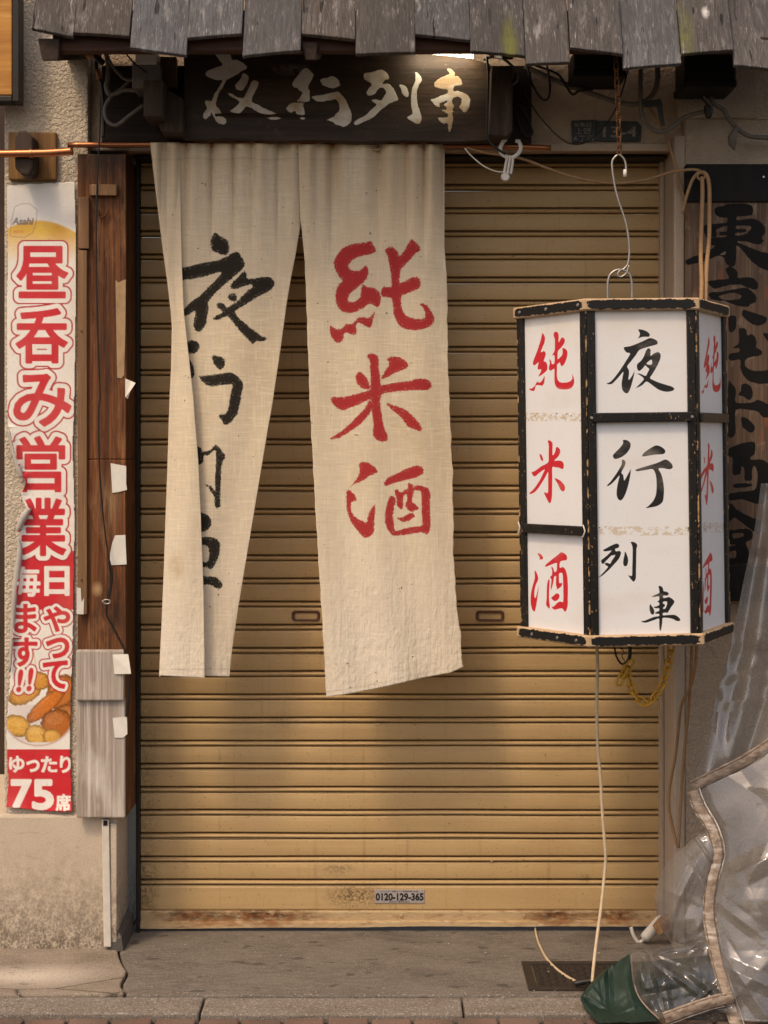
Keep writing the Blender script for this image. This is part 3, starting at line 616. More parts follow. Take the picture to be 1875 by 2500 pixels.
for i in range(n + 1):
    x = sx0 + .006 + (sx1 - sx0 - .012) * i / n
    w = .0022 * mnoise.noise(Vector((x * 4, 0, 0))) + .0012 * mnoise.noise(Vector((x * 30, 1, 0))); dz = .004 * math.sin(x * 2.1 + .6) + w
    rings.append([bm.verts.new(p) for p in ((x, .012, zb - .0735), (x, -.006, zb - .0735), (x, -.008, zb - .078), (x, -.007, zb - .104 + dz * .4), (x, -.018, zb - .1065 + dz * .6), (x, -.019, zb - .121 + dz), (x, .012, zb - .123 + dz))])
for i in range(n):
    for k in range(6): bm.faces.new((rings[i][k], rings[i][k + 1], rings[i + 1][k + 1], rings[i + 1][k]))
bm_obj('bottom_rail', bm, M_RAIL, sh)
for (x, y) in ((356, 1382), (396, 1382), (376, 2242), (980, 2236), (1280, 2236), (1580, 2236), (1200, 2100), (378, 1372)):
    disc('rivet', W(x, y, -.0025 if y < 2200 else -.009), .0055, .0025, M_SHUT if y < 2200 else M_RAIL, sh)
box('guide_rail', sx0, sx0 + .012, -.03, .02, 0, zl, M_DARKMETAL, sh, .002)
box('guide_rail', sx1 - .012, sx1, -.03, .02, 0, zl, M_JAMB, sh, .002)
box('slot_cover', sx0 + .003, sx1 - .003, -.10, .03, W(0, 392, -.05).z, zl - .005, M_DARKMETAL, sh, .002)
M_PULL = simple('brown_moulded_plastic', (.105, .05, .028), .5)
def rrect(cx, cz, w, h, r, n=5):
    out = []
    for (sx, sz, a0) in ((1, 1, 0), (-1, 1, 90), (-1, -1, 180), (1, -1, 270)):
        for k in range(n + 1):
            a = R(a0 + 90 * k / n); out.append((cx + sx * (w - r) + r * math.cos(a), cz + sz * (h - r) + r * math.sin(a)))
    return out
for px in (747, 1196):
    c = W(px, 1503.5, 0); bm = bmesh.new()
    A = [bm.verts.new((x, -.0026, z)) for x, z in rrect(c.x, c.z, .044, .0165, .011)]
    B = [bm.verts.new((x, -.0075, z)) for x, z in rrect(c.x, c.z, .041, .014, .009)]
    D = [bm.verts.new((x, -.0065, z)) for x, z in rrect(c.x, c.z, .034, .0095, .006)]
    E = [bm.verts.new((x, .010, z)) for x, z in rrect(c.x, c.z - .001, .033, .0085, .005)]
    for P, Q in ((A, B), (B, D), (D, E)):
        for k in range(len(P)): bm.faces.new((P[k], P[(k + 1) % len(P)], Q[(k + 1) % len(Q)], Q[k]))
    bm.faces.new(E)
    bm_obj('finger_pull', bm, M_PULL, sh)
# sticker with a telephone number
st = pbox('sticker', 915, 2172, 1036, 2205, -.0048, .002, simple('silver_sticker_film', (.42, .38, .36), .4, .2), None, .0005)
tag(st, 'small silver sticker with a telephone number on the lowest shutter slat', 'sticker')
st['label'] = 'small silver sticker printed 0120-129-365 on the bottom of the shutter'
M_INK = simple('black_print', (.015, .012, .011), .5)
text_mesh('lettering', '0120-129-365', 917, 2180, 1034, 2199, -.0056, M_INK, st, .035)
text_mesh('lettering', 'シャッター自動ドアー新設修理.365日', 930, 2174, 1020, 2178.5, -.0056, M_INK, st)
text_mesh('lettering', '東日本工業株式会社', 950, 2199.5, 1000, 2203.5, -.0056, M_INK, st)

# loose grit in the joints of the doorstep
bm = bmesh.new()
for i in range(420):
    if i % 3: p = Vector((random.uniform(-1.1, 1.1), Ye + random.gauss(-.004, .012), .002))
    else: p = Vector((random.uniform(-1.1, 1.1), random.uniform(-.75, -.02), .003))
    s = random.uniform(.0012, .0034) if i % 40 else .0055
    q = [bm.verts.new(p + Vector((random.uniform(-1, 1), random.uniform(-1, 1), random.uniform(-.3, 1))) * s) for _ in range(5)]
    for f in ((0, 1, 2), (0, 2, 3), (0, 3, 1), (1, 4, 2), (2, 4, 3), (3, 4, 1)): bm.faces.new([q[k] for k in f])
gr = bm_obj('grit', bm, simple('pale_grit', (.38, .33, .28), .9), None); gr['kind'] = 'stuff'; gr['label'] = 'loose pale grit scattered along the doorstep joint'; gr['category'] = 'grit'
# ------------------------------------------------------------------ timber post beside the shutter
M_POST = wood('red_brown_post_timber', (.25, .095, .033), (.055, .02, .009), (.44, .20, .075), (120, 120, 2.4), .6, 1.0, None, (0, 0, 0), 2.2)
M_POST.nz((160, 160, 3), .66, .70, (.015, .008, .005), .9, 3)
M_POST.nz((14, 14, 4), .54, .68, (.42, .21, .085), .55, 6, .65); M_POST.nz((18, 18, 5), .58, .68, (.05, .022, .012), .7, 6, .7, 0, (5, 2, 1))
M_POST.stain(tuple(W(255, 380, -.21)), (.16, .3, .13), (20, 20, 12), .2, .5, (.03, .018, .012), .9)
M_POST.stain(tuple(W(265, 1500, -.21)), (.09, .3, .16), (35, 35, 10), .35, .6, (.04, .022, .014), .9)
M_POST.stain(tuple(W(250, 800, -.21)), (.05, .3, .3), (50, 50, 5), .4, .6, (.07, .028, .014), .7)
M_POST.stain(tuple(W(237, 1438, -.2155)), (.019, .3, .026), (60, 60, 40), .15, .4, (.46, .29, .14), .9)
M_POST.stain(tuple(W(262, 1230, -.2155)), (.05, .3, .12), (70, 70, 8), .4, .6, (.36, .22, .11), .7)
M_POST = M_POST.done()
M_TRIM = wood('tan_batten_timber', (.30, .17, .08), (.15, .075, .035), (.42, .27, .15), (110, 110, 3), .7, .5).done()
M_GREYW = wood('bleached_grey_board', (.56, .49, .42), (.25, .20, .155), (.76, .70, .63), (85, 85, 2.2), .85, .8, None, (4, 0, 2), 1.4)
M_GREYW.nz((12, 12, 5), .52, .7, (.72, .67, .60), .6, 5); M_GREYW = M_GREYW.done()
post = thing('timber_post', (-.83, -.1, .38), 'dark reddish brown timber post between the beer poster and the shutter', 'post')
zj = W(0, 1122, -.215).z
xa, xb = W(213, 0, -.213).x, W(307, 0, -.215).x
box('upper_post', xa, xb, -.215, .05, zj + .0008, W(0, 376, -.215).z, M_POST, post, .003)
box('lower_post', xa, xb + .0005, -.2155, .05, W(0, 1997, -.2155).z, zj, M_POST, post, .003)
box('side_board', W(190, 0, -.2).x, xa - .001, -.205, .0, W(0, 1600, -.2).z, W(0, 376, -.205).z, M_POST, post, .002)
pbox('batten', 190, 481, 217, 607, -.232, .026, M_TRIM, post)
pbox('batten', 190, 611, 212, 1500, -.229, .023, M_TRIM, post)
pbox('cleat', 218, 450, 285, 477, -.236, .02, M_TRIM, post)
pbox('grey_board', 185, 1588, 302, 1711, -.248, .03, M_GREYW, post, .004)['label'] = 'short bleached grey board nailed on top'
pbox('grey_board', 186, 1705, 305, 1997, -.236, .0195, M_GREYW, post, .004)['label'] = 'long bleached grey board'
for p in ((226, 765), (199, 1416), (199, 808), (200, 1655), (215, 392), (295, 1862)): disc('nail', W(p[0], p[1], -.23 if p[0] < 212 else -.216), .003, .002, M_RUST, post, sides=8)
ptube('hook', [(241, 512), (243, 528), (252, 530), (260, 522), (263, 512)], 2.6, -.225, M_RUST, post)
pm = Mat('old_masking_tape', (.40, .27, .15), .85, .15).nz((60, 60, 30), .45, .7, (.27, .17, .09), .7, 5).bnz(200, .3, .001).done()
prism('tape_strip', [(282, 684), (290, 690), (298, 685), (307, 682), (306, 800), (303, 915), (296, 924), (286, 922), (284, 800)], -.2175, .002, pm, post)
# scraps of white tape
M_PAPER = simple('white_tape_paper', (.72, .68, .60), .8, 0, .15, .12, 30, .3)
def sheet(name, pts, Y, mat, label, curl=.0):
    o = prism(name, [(p[0], p[1], (-curl * p[2] if len(p) > 2 else 0)) for p in pts], Y, .0012, mat)
    return tag(o, label, 'paper scrap', 'white tape scraps on the timber post')
sheet('paper_scrap', [(270, 1131), (288, 1134), (308, 1138), (308, 1180), (310, 1196), (290, 1201), (274, 1203)], -.2185, M_PAPER, 'upright white paper scrap on the post below the timber joint')
sheet('paper_scrap', [(281, 1307), (306, 1306), (309, 1378), (268, 1380), (269, 1350), (274, 1325)], -.2185, M_PAPER, 'white paper scrap with cut corner on the post beside the red poster band')
sheet('paper_scrap', [(275, 1598), (313, 1597), (320, 1645, 1), (279, 1646)], -.2505, M_PAPER, 'square white paper scrap on the short grey board', .01)
sheet('paper_scrap', [(275, 1753), (310, 1750), (311, 1792), (300, 1801), (280, 1801)], -.2385, M_PAPER, 'lowest white paper scrap on the long grey board')
sheet('paper_scrap', [(306, 924), (320, 930), (331, 935, 1), (318, 955, 1), (312, 974), (306, 970)], -.2175, M_PAPER, 'torn white paper scrap peeling off the post edge above the joint', .02)
prism('paper_label', [(187, 1434), (197, 1436), (199, 1470), (205, 1460), (204, 1500), (187, 1499)], -.2315, .0015, M_WHITEPL)
tag(bpy.data.objects['paper_label'], 'narrow white torn label at the foot of the tan batten', 'label')

# ------------------------------------------------------------------ awning of weathered boards
YA = -.62
def awning_mat(i):
    r = random.Random(i * 7 + 1); b = r.uniform(.8, 1.25); w = r.uniform(-.01, .012)
    base = np.array([.128 + w, .119, .116 - w]) * b
    m = wood('silvered_board', base, base * .45, np.minimum(base * 2.2, .7), (130, 40, 2.2), .8, 1.0, None, (r.uniform(0, 9), r.uniform(0, 9), r.uniform(0, 9)), .9)
    m.nz((190, 60, 14), .62, .72, (.52, .50, .49), .6, 4, .6); m.nz((40, 20, 9), .56, .74, (.46, .43, .42), .55, 7, .7); m.nz((300, 80, 5), .58, .68, base * .3, .7, 3); m.nz((55, 25, .7), .66, .69, base * .12, .95, 2, .5, 0, (i * 1.7, 0, i)); m.nz((5, 5, 3), .45, .65, base * .55, .55, 4, .5, 0, (i, 0, 0))  # the elongated pale specks are glints painted into the board colour
    m.nz((10, 6, 2.4), .64, .78, (.12, .12, .04), .5, 4, .5, 0, (i * 3.1, 0, 0))
    if i == 8: m.stain(tuple(W(1245, 110, YA)), (.03, .2, .12), (40, 40, 18), .3, .5, (.15, .15, .03), .85)
    if i == 12: m.stain(tuple(W(1675, 90, YA)), (.03, .2, .14), (40, 40, 14), .35, .55, (.14, .14, .035), .7); m.stain(tuple(W(1730, 20, YA)), (.013, .2, .022), (90, 90, 60), .25, .45, (.75, .72, .68), .9)
    return m.done()
aw = thing('board_awning', (.3, YA, 2.5), 'awning of steep silver grey weathered boards with uneven lower ends', 'awning')
BX = [(75, 178, 68, 90), (180, 315, 79, 88), (317, 455, 116, 135), (457, 590, 92, 82), (592, 734, 136, 122), (736, 867, 82, 96), (868, 1014, 131, 127), (1014, 1148, 83, 98), (1149, 1282, 124, 136), (1283, 1392, 156, 151), (1393, 1521, 116, 132), (1522, 1664, 166, 154), (1665, 1791, 131, 121), (1793, 1930, 158, 173), (1932, 2060, 130, 128)]
TILT = .42           # the boards lean back by this much per metre of height
for i, (a, b, ya, yb) in enumerate(BX):
    dy = (-.004 if (ya + yb) > 210 else .008) + random.uniform(-.003, .003); th = .015
    n = 7; bm = bmesh.new(); F = []; Bk = []
    top = W(a, -110, YA).z
    for k in range(n + 1):
        t = k / n; px = a + (b - a) * t; py = ya + (yb - ya) * t + 1.6 * mnoise.noise(Vector((px * .06, i, 0)))
        p = W(px, py, YA + dy); cup = .0035 * (1 - (2 * t - 1) ** 2)
        q = Vector((W(px + (4 if i == 0 else 0), 0, YA).x - .004 * (px - 937) / 900, YA + dy, top))
        row = []
        for (s_, w_) in ((p, 0), ((p + q) / 2, .5), (q, 1)):
            z = s_.z; row.append(Vector((s_.x, YA + dy - cup + TILT * (z - p.z), z)))
        F.append([bm.verts.new(v) for v in row]); Bk.append([bm.verts.new(v + Vector((0, th * .92, -th * .36))) for v in row])
    for k in range(n):
        for j in range(2):
            bm.faces.new((F[k][j], F[k + 1][j], F[k + 1][j + 1], F[k][j + 1])); bm.faces.new((Bk[k][j], Bk[k][j + 1], Bk[k + 1][j + 1], Bk[k + 1][j]))
        bm.faces.new((F[k][0], Bk[k][0], Bk[k + 1][0], F[k + 1][0])); bm.faces.new((F[k][2], F[k + 1][2], Bk[k + 1][2], Bk[k][2]))
    for e in (0, n):
        for j in range(2): bm.faces.new((F[e][j], F[e][j + 1], Bk[e][j + 1], Bk[e][j]))
    bevel(bm_obj('board', bm, awning_mat(i), aw), .0025, 2)
M_EAVE = wood('dark_red_eave_timber', (.085, .035, .02), (.03, .014, .01), (.15, .07, .035), (2.5, 70, 70), .7, .5).done()
M_EAVEX = wood('dark_rafter_timber', (.05, .03, .02), (.02, .013, .01), (.09, .05, .03), (60, 3, 60), .75, .5).done()
zp = W(0, 128, YA + .06).z
box('purlin', W(120, 0, YA).x, 1.25, YA + .045, YA + .085, zp, zp + .05, M_EAVE, aw, .002)
for px, w, yb in ((96, 54, 153), (735, 42, 152), (1215, 40, 150), (1600, 40, 140), (1850, 40, 140)):
    x = W(px, 0, YA + .05).x; x2 = W(px + w, 0, YA + .05).x; z = W(0, yb, YA + .05).z
    bm = bmesh.new(); v = add_box(bm, x, x2, YA + .03, -.19, z, z + (.06 if px < 100 else .05))
    for q in v:
        if q.co.y > -.3: q.co.z += .10
        elif q.co.z < z + .01: q.co.x += .012 if q.co.x < x + .01 else -.004
    bevel(bm_obj('rafter', bm, M_EAVEX, aw), .003, 1)
zt = W(0, 60, YA).z
bm = bmesh.new(); add_box(bm, W(100, 0, YA).x, 1.3, YA + .12, -.19, zt + .05, zt + .07); bm_obj('soffit', bm, M_EAVEX, aw)

# ------------------------------------------------------------------ painted signboard over the door
m = Mat('dark_signboard_timber', (.034, .019, .011), .6, .3)
m.nz((2.5, 50, 60), .4, .68, (.014, .009, .006), .8, 6, .6, .8); m.nz((5, 20, 16), .5, .72, (.085, .046, .02), .6, 6, .6, .5); m.nz((60, 60, 60), .62, .72, (.10, .065, .035), .4, 5)
m.stain(tuple(W(715, 172, -.28)), (.07, .2, .02), (60, 60, 60), .42, .6, (.30, .26, .22), .6)
ink = m.attr('ink'); wob = m.math('MULTIPLY', m.math('SUBTRACT', m.noise((90, 90, 90), 5, .7), .5), 6.0)
msk = m.rng(m.math('ADD', ink, wob), -.3, .9); wear = m.rng(m.noise((120, 120, 120), 4, .7), .26, .36)
crk = m.math('MULTIPLY', msk, wear)
m.mix(crk, (.64, .60, .54))
f = m.math('MULTIPLY', crk, m.rng(m.noise((9, 9, 11), 3), .48, .62)); m.mix(f, (.42, .28, .15), .9)
m.bump(m.math('ADD', m.math('MULTIPLY', crk, .6), m.noise((5, 60, 90), 5, .65)), .5, .003); m.bnz(220, .3, .0012)
M_SIGN = m.done()
YS = -.285
sg = thing('signboard', (.0, YS, 2.35), 'dark wooden signboard with four white brush painted characters above the curtain', 'sign')
nu, nv = 260, 84
u, v = np.meshgrid(np.linspace(0, 1, nu), np.linspace(0, 1, nv))
px = 449 + (1197 - 449) * u; top = 112 + np.clip((px - 960) / 240, 0, 1) ** 1.5 * 46 + 0 * u
bot = 338 + 8 * np.sin(u * 2.2) + 1.5 * np.sin(px * .03)
py = top + (bot - top) * v
gap = 281 - 8 * (px - 540) / 250 * 0 + (px - 540) * .012; ck = np.exp(-((py - gap) / 2.4) ** 2) * ((px > 525) & (px < 830)) * np.clip((835 - px) / 200, 0, 1)
Yv = YS - .006 * np.sin(u * 3.1) + .012 * ck + .0015 * np.sin(px * .02 + py * .05)
V = Wn(px, py, Yv).reshape(-1, 3)
inkv = ink_field(px.ravel(), py.ravel(), SIGN_WHITE) - 30 * ck.ravel()
bo_ = mesh_obj('board', V, grid(nu, nv), M_SIGN, sg, True, {'ink': inkv})
sm = bo_.modifiers.new('thick', 'SOLIDIFY'); sm.thickness = .032; sm.offset = -1.0
M_BLOCK = wood('grey_brown_block_timber', (.062, .042, .03), (.03, .02, .014), (.12, .088, .064), (50, 50, 5), .8, .6).done()
M_PANELB = wood('black_brown_plank', (.035, .022, .015), (.015, .010, .008), (.06, .035, .022), (2.5, 60, 60), .75, .6).done()
pbox('back_plank', 248, 160, 470, 346, -.205, .05, M_PANELB, sg, .003)
pbox('back_plank', 1180, 160, 1298, 348, -.205, .05, M_PANELB, sg, .003)
prism('bracket_block', [(350, 195), (398, 195), (398, 285), (350, 284)], -.40, .17, M_BLOCK, sg, .004)
prism('bracket_block', [(384, 205), (446, 240), (448, 325), (392, 322), (384, 285)], -.33, .12, M_BLOCK, sg, .004)
prism('bracket_block', [(1200, 160), (1252, 160), (1252, 318), (1240, 333), (1195, 330)], -.36, .15, M_BLOCK, sg, .005)
M_TANW = wood('tan_offcut_timber', (.20, .12, .06), (.09, .05, .025), (.3, .2, .1), (60, 60, 4), .75, .5).done()
pbox('side_cheek', 390, 138, 430, 212, -.25, .04, M_TANW, sg, .003)
jb = thing('junction_box', W(355, 215, -.3), 'grey plastic junction box under the left end of the awning', 'junction box')
pbox('case', 322, 150, 388, 215, -.33, .12, simple('grey_box_plastic', (.20, .18, .165), .5), jb, .004)
pbox('cover', 330, 120, 382, 157, -.335, .09, M_WHITEPL, jb, .004)
# lit fluorescent lamp between the sign and the eave
lp = thing('strip_lamp', W(1090, 120, -.33), 'lit fluorescent strip lamp hidden between the signboard and the awning', 'lamp')
mt = bpy.data.materials.new('lit_tube'); mt.use_nodes = True; b_ = mt.node_tree.nodes['Principled BSDF']
b_.inputs['Emission Color'].default_value = (1, .86, .62, 1); b_.inputs['Emission Strength'].default_value = 30.0
ptube('tube', [(1010, 124), (1060, 126), (1110, 130), (1155, 136)], 7, -.335, mt, lp, 10)
pbox('holder', 995, 108, 1170, 118, -.345, .05, M_WHITEPL, lp, .003)

# ------------------------------------------------------------------ noren curtain
YN = -.238
def interp(poly, y):
    p = np.array(poly, float); return np.interp(y, p[:, 1], p[:, 0])
LL = [(370, 347), (378, 420), (390, 520), (402, 620), (412, 690), (420, 760), (423, 800), (421, 900), (418, 960), (415, 1040), (412, 1150), (408, 1250), (403, 1400), (398, 1520), (394, 1600), (392, 1642)]
FE = [(439, 349), (441, 500), (444, 653), (449, 764), (461, 870), (472, 967), (476, 1024), (484, 1120), (490, 1250), (497, 1434), (500, 1655)]
LR = [(733, 352), (733, 555), (722, 620), (710, 680), (700, 740), (685, 850), (665, 985), (655, 1040), (640, 1130), (620, 1250), (600, 1370), (580, 1490), (567, 1580), (560, 1650)]
RL = [(728, 352), (733, 540), (736.5, 556), (744, 640), (748, 740), (752, 860), (757, 1000), (765, 1150), (775, 1330), (787, 1520), (797, 1700)]
RR = [(1085, 352), (1085, 600), (1092, 700), (1093, 850), (1098, 1000), (1105, 1150), (1107, 1290), (1109, 1400), (1120, 1520), (1132, 1630)]
def cloth_mat():
    c = np.array([.81, .70, .52])
    m = Mat('slubbed_linen', c, .95, .1)
    m.nz((4, 4, 2.2), .38, .7, c * np.array([.84, .78, .70]), .7, 5)
    m.nz((16, 16, 210), .52, .64, np.minimum(c * 1.2, .95), .5, 3, .6, 0, (3, 0, 0)); m.nz((210, 210, 14), .52, .66, np.minimum(c * 1.2, .95), .45, 3)
    m.nz((18, 18, 260), .54, .66, c * .76, .38, 3, .6, 0, (7, 1, 2)); m.nz((260, 260, 16), .54, .66, c * .78, .35, 3, .6, 0, (1, 5, 2))
    zf = m.rng(m.axis(2), 1.45, .85); m.mix(m.math('MULTIPLY', zf, m.rng(m.noise((5, 5, 2), 3), .3, .6, .2, .6)), (.87, .82, .72))  # paler towards the bottom: a light gradient put into the linen colour
    zt_ = m.rng(m.axis(2), 1.75, 2.3); m.mix(m.math('MULTIPLY', zt_, m.rng(m.noise((7, 7, 3), 4), .3, .6)), (.72, .56, .37), .6)  # smoke-yellowed top, with shade under the awning also put into the colour
    m.stain(tuple(W(430, 1380, YN)), (.03, .3, .06), (30, 30, 20), .3, .6, (.52, .37, .2), .6)
    m.nz((70, 70, 70), .735, .75, (.05, .04, .03), .8, 2)
    wv = m.noise((160, 160, 420), 3, .7); wh = m.noise((420, 420, 160), 3, .7)
    edge = m.math('MULTIPLY', m.math('SUBTRACT', m.math('ADD', wv, wh), 1.0), 9.0)
    dry = m.rng(m.noise((300, 300, 240), 3, .7), .30, .40)
    for a, col in (('black', (.006, .005, .005)), ('red', (.46, .022, .030))):
        i = m.attr(a); core = m.rng(m.math('ADD', i, edge), -.4, .8)
        solid = m.rng(i, 2.0, 9.0); cov = m.math('MAXIMUM', dry, solid)
        m.mix(m.math('MULTIPLY', core, cov), col, .96)
    hem = m.attr('hem'); m.mix(hem, c * .62, .5)
    m.bump(m.noise((20, 20, 210), 3, .6, 0, (3, 0, 0)), .35, .002); m.bump(m.noise((210, 210, 14), 3), .3, .002)
    lo = m.math('MULTIPLY', m.noise((75, 75, 40), 4, .6), m.rng(m.axis(2), 1.35, .85, .12, 1.0)); m.bump(lo, .8, .006)
    m.bump(m.math('MULTIPLY', m.noise((60, 60, 4), 3), m.rng(m.axis(2), 1.3, .85, .1, 1.0)), .6, .008)
    # some light passes through the linen
    m.L(m.col, m.b.inputs['Base Color']); m.L(m.h, m.b.inputs['Normal'])
    tr = m.n('ShaderNodeBsdfTranslucent'); m.L(m.col, tr.inputs[0])
    mx = m.n('ShaderNodeMixShader'); mx.inputs[0].default_value = .25
    m.L(m.b.outputs[0], mx.inputs[1]); m.L(tr.outputs[0], mx.inputs[2]); m.L(mx.outputs[0], m.out.inputs[0])
    return m.m
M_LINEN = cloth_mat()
nr = thing('noren_curtain', W(730, 350, YN), 'cream linen split door curtain with black and red brush characters', 'curtain')
def gathers(px, py):
    t = np.clip((py - 347) / 330, 0, 1)
    a = (1 - t) ** 1.3
    y = -.046 * a * (np.abs(np.sin(px * .043 + 1.9 * np.sin(px * .0113 + .4) + .5 * np.sin(px * .031))) ** .7 - .5) * (.65 + .5 * np.sin(px * .0171 + 2) ** 2)
    y += -.0065 * a * np.sin(px * .135 + 1.6 * np.sin(px * .017))
    y += -.011 * (1 - np.clip((py - 347) / 900, 0, 1)) * np.sin(px * .021 + .6)
    return y
def crinkle(px, py):
    t = np.clip((py - 1150) / 450, 0, 1)
    return .0035 * t * np.sin(px * .035 + .6 * np.sin(py * .006)) * np.sin(py * .004 + 1)
# right panel
nu, nv = 130, 440
u, v = np.meshgrid(np.linspace(0, 1, nu), np.linspace(0, 1, nv))
botR = lambda uu: np.interp(uu, [0, .2, .45, .7, .9, 1], [1702, 1692, 1675, 1655, 1643, 1628])
y0 = 350 + 2.2 * np.abs(np.sin(u * 22)) * (1 - v)
py = y0 + (botR(u) - 350) * v
px = interp(RL, py) * (1 - u) + interp(RR, py) * u + 1.3 * np.sin(py * .05) * np.clip((py - 900) / 500, 0, 1) * (u > .97)
Yv = YN - .0022 + gathers(px, py) + crinkle(px, py) - .016 * v * np.sin(u * 4.2 + .5) - .007 * np.sin(u * 15 + 2 * np.sin(v * 3)) * (.35 + .65 * v)  - .03 * v ** 2 * (u - .3) - .004 * np.sin(u * 9 + v * 3)
ex = .7 * np.sin(py * .061 + 1.3 * np.sin(py * .017)) + .6 * np.sin(py * .143); px = px + ex * (np.clip((u - .93) / .07, 0, 1) - .7 * np.clip((.07 - u) / .07, 0, 1)) * np.clip((py - 560) / 200, 0, 1)
V = Wn(px, py, Yv).reshape(-1, 3); X, Yp = px.ravel(), py.ravel()
seam = np.clip(np.exp(-((Yp - 388 - 2 * np.sin(X * .05)) / 1.6) ** 2) + np.exp(-((Yp - (botR(u).ravel() - 13)) / 1.4) ** 2), 0, 1)
fR = ink_field(X, Yp, NOREN_RED)
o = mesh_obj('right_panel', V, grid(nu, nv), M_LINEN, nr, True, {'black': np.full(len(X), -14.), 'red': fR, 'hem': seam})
m_ = o.modifiers.new('thick', 'SOLIDIFY'); m_.thickness = .0014; m_.offset = 0
# left panel: its outer strip is turned over to the front
nb_, nf_, na_ = 120, 46, 9
nv = 430; vv = np.linspace(0, 1, nv)
rowsX, rowsY, rowsD, rowsB = [], [], [], []
for t in vv:
    yb = 350 + (1648 - 350) * t
    L0, F0, R0 = interp(LL, yb), interp(FE, yb), interp(LR, yb)
    yf = 348 + (1652 - 348) * t
    Lf, Ff = interp(LL, min(yf, 1642)), interp(FE, yf)
    open_ = .006 + .030 * min(1, t * 1.6)
    uf = np.linspace(1, 0, nf_)                                  # free edge -> fold
    xf = Lf + (Ff - Lf) * uf; df = -open_ * (.35 + .65 * np.sin(np.clip(uf, 0, 1) * 1.5)) - .004 * np.sin(uf * 5 + t * 7)
    ua = np.linspace(0, 1, na_ + 2)[1:-1]
    xa_ = Lf - 3 * np.sin(ua * math.pi); da = df[-1] + (0 - df[-1]) * ua
    ub = np.linspace(0, 1, nb_); xb_ = L0 + (R0 - L0) * ub; db = -.010 * t * np.sin(ub * 4 + .4) - .003 * np.sin(ub * 11 + t * 4)
    rowsX.append(np.concatenate([xf, xa_, xb_])); rowsD.append(np.concatenate([df, da, db]))
    yy = np.concatenate([yf + 6 * t * (uf - .4), np.full(na_, yf), yb + (5 * ub - 1) * t])
    rowsY.append(yy); rowsB.append(np.concatenate([np.zeros(nf_ + na_), np.ones(nb_)]))
px, py, Dv, Bv = map(np.array, (rowsX, rowsY, rowsD, rowsB))
Yv = YN + Dv + gathers(px, py) * np.where(Bv > 0, 1, .4) + crinkle(px, py)
nu = px.shape[1]; V = Wn(px, py, Yv).reshape(-1, 3); X, Yp = px.ravel(), py.ravel()
fB = np.where(Bv.ravel() > 0, ink_field(X, Yp, NOREN_BLACK), -14.)
seam = np.clip(np.exp(-((Yp - 388 - 2 * np.sin(X * .05)) / 1.6) ** 2) + np.exp(-((Yp - 1634) / 1.4) ** 2), 0, 1)
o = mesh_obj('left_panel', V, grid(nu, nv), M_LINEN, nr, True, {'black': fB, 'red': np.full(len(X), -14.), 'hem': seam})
m_ = o.modifiers.new('thick', 'SOLIDIFY'); m_.thickness = .0014; m_.offset = 0

# curtain rod of copper tube
rod = ptube('curtain_rod', [(166, 354), (400, 353), (700, 354), (1000, 355), (1215, 357), (1345, 361)], 7.0, -.216, M_COPPER, None, 12)
tag(rod, 'thin copper tube rod carrying the linen curtain', 'rod')

# ------------------------------------------------------------------ bracket with copper pipe at the left
br = thing('pipe_bracket', W(78, 440, -.2), 'wooden wall bracket holding a copper pipe above the beer poster', 'bracket')
M_ORW = wood('orange_brown_plate_timber', (.30, .16, .045), (.13, .06, .02), (.42, .26, .09), (60, 60, 3), .55, .3).done()
pbox('wall_plate', 20, 322, 137, 439, -.212, .0215, M_ORW, br, .004)
prism('block', [(35, 330), (45, 318), (62, 318), (80, 334), (82, 408), (70, 430), (52, 426), (36, 410)], -.295, .082, M_BLOCK, br, .006)
ptube('pipe', [(-60, 376), (40, 375), (120, 373), (178, 369)], 9.5, -.305, M_COPPER, br, 14)
ptube('pipe_joint', [(72, 375), (76, 375), (80, 374.5)], 11.5, -.305, M_COPPER, br, 14)

# ------------------------------------------------------------------ poster
def fbm(x, y, s, o=0):
    g = np.random.default_rng(o + 5).random((64, 64)); out = 0
    for k in range(4):
        a = (x * s * 2 ** k) % 63; b = (y * s * 2 ** k) % 63; i, j = a.astype(int), b.astype(int); fa, fb = a - i, b - j
        fa, fb = fa * fa * (3 - 2 * fa), fb * fb * (3 - 2 * fb)
        out = out + (g[i, j] * (1 - fa) * (1 - fb) + g[i + 1, j] * fa * (1 - fb) + g[i, j + 1] * (1 - fa) * fb + g[i + 1, j + 1] * fa * fb) / 2 ** k
    return out / 1.875
PO = np.array([(17, 453), (60, 449), (120, 447), (183, 443), (186, 560), (187, 700), (185, 820), (182, 1000), (178, 1100), (182, 1200), (183, 1300), (180, 1450), (179, 1560), (174, 1700), (172, 1830), (175, 1920), (177, 1982), (130, 1982), (90, 1979), (50, 1974), (15, 1971), (20, 1910), (17, 1840), (15, 1780), (22, 1690), (29, 1570), (34, 1490), (44, 1400), (51, 1350), (46, 1310), (42, 1294), (50, 1262), (64, 1244), (62, 1235), (56, 1226), (50, 1210), (55, 1195), (62, 1180), (58, 1166), (50, 1160), (40, 1118), (28, 1070), (19, 1040), (17, 990), (17, 800), (18, 640)], float)
stp = 1.6
gx, gy = np.meshgrid(np.arange(8, 192, stp), np.arange(438, 1990, stp)); nu, nv = gx.shape[1], gx.shape[0]
X, Yp = gx.ravel(), gy.ravel()
out = poly_sdf(X, Yp, PO) + 1.6 * (fbm(X, Yp, .09, 3) - .5) * np.where((X < 75) & (Yp > 1030) & (Yp < 1420), 2.5, .6)
def cl(c): return lin(c)
def ss(v, a=-.8, b=.8):
    t = np.clip((v - a) / (b - a), 0, 1); return (t * t * (3 - 2 * t))[:, None]
colr = np.tile(cl((232, 226, 215)), (len(X), 1))
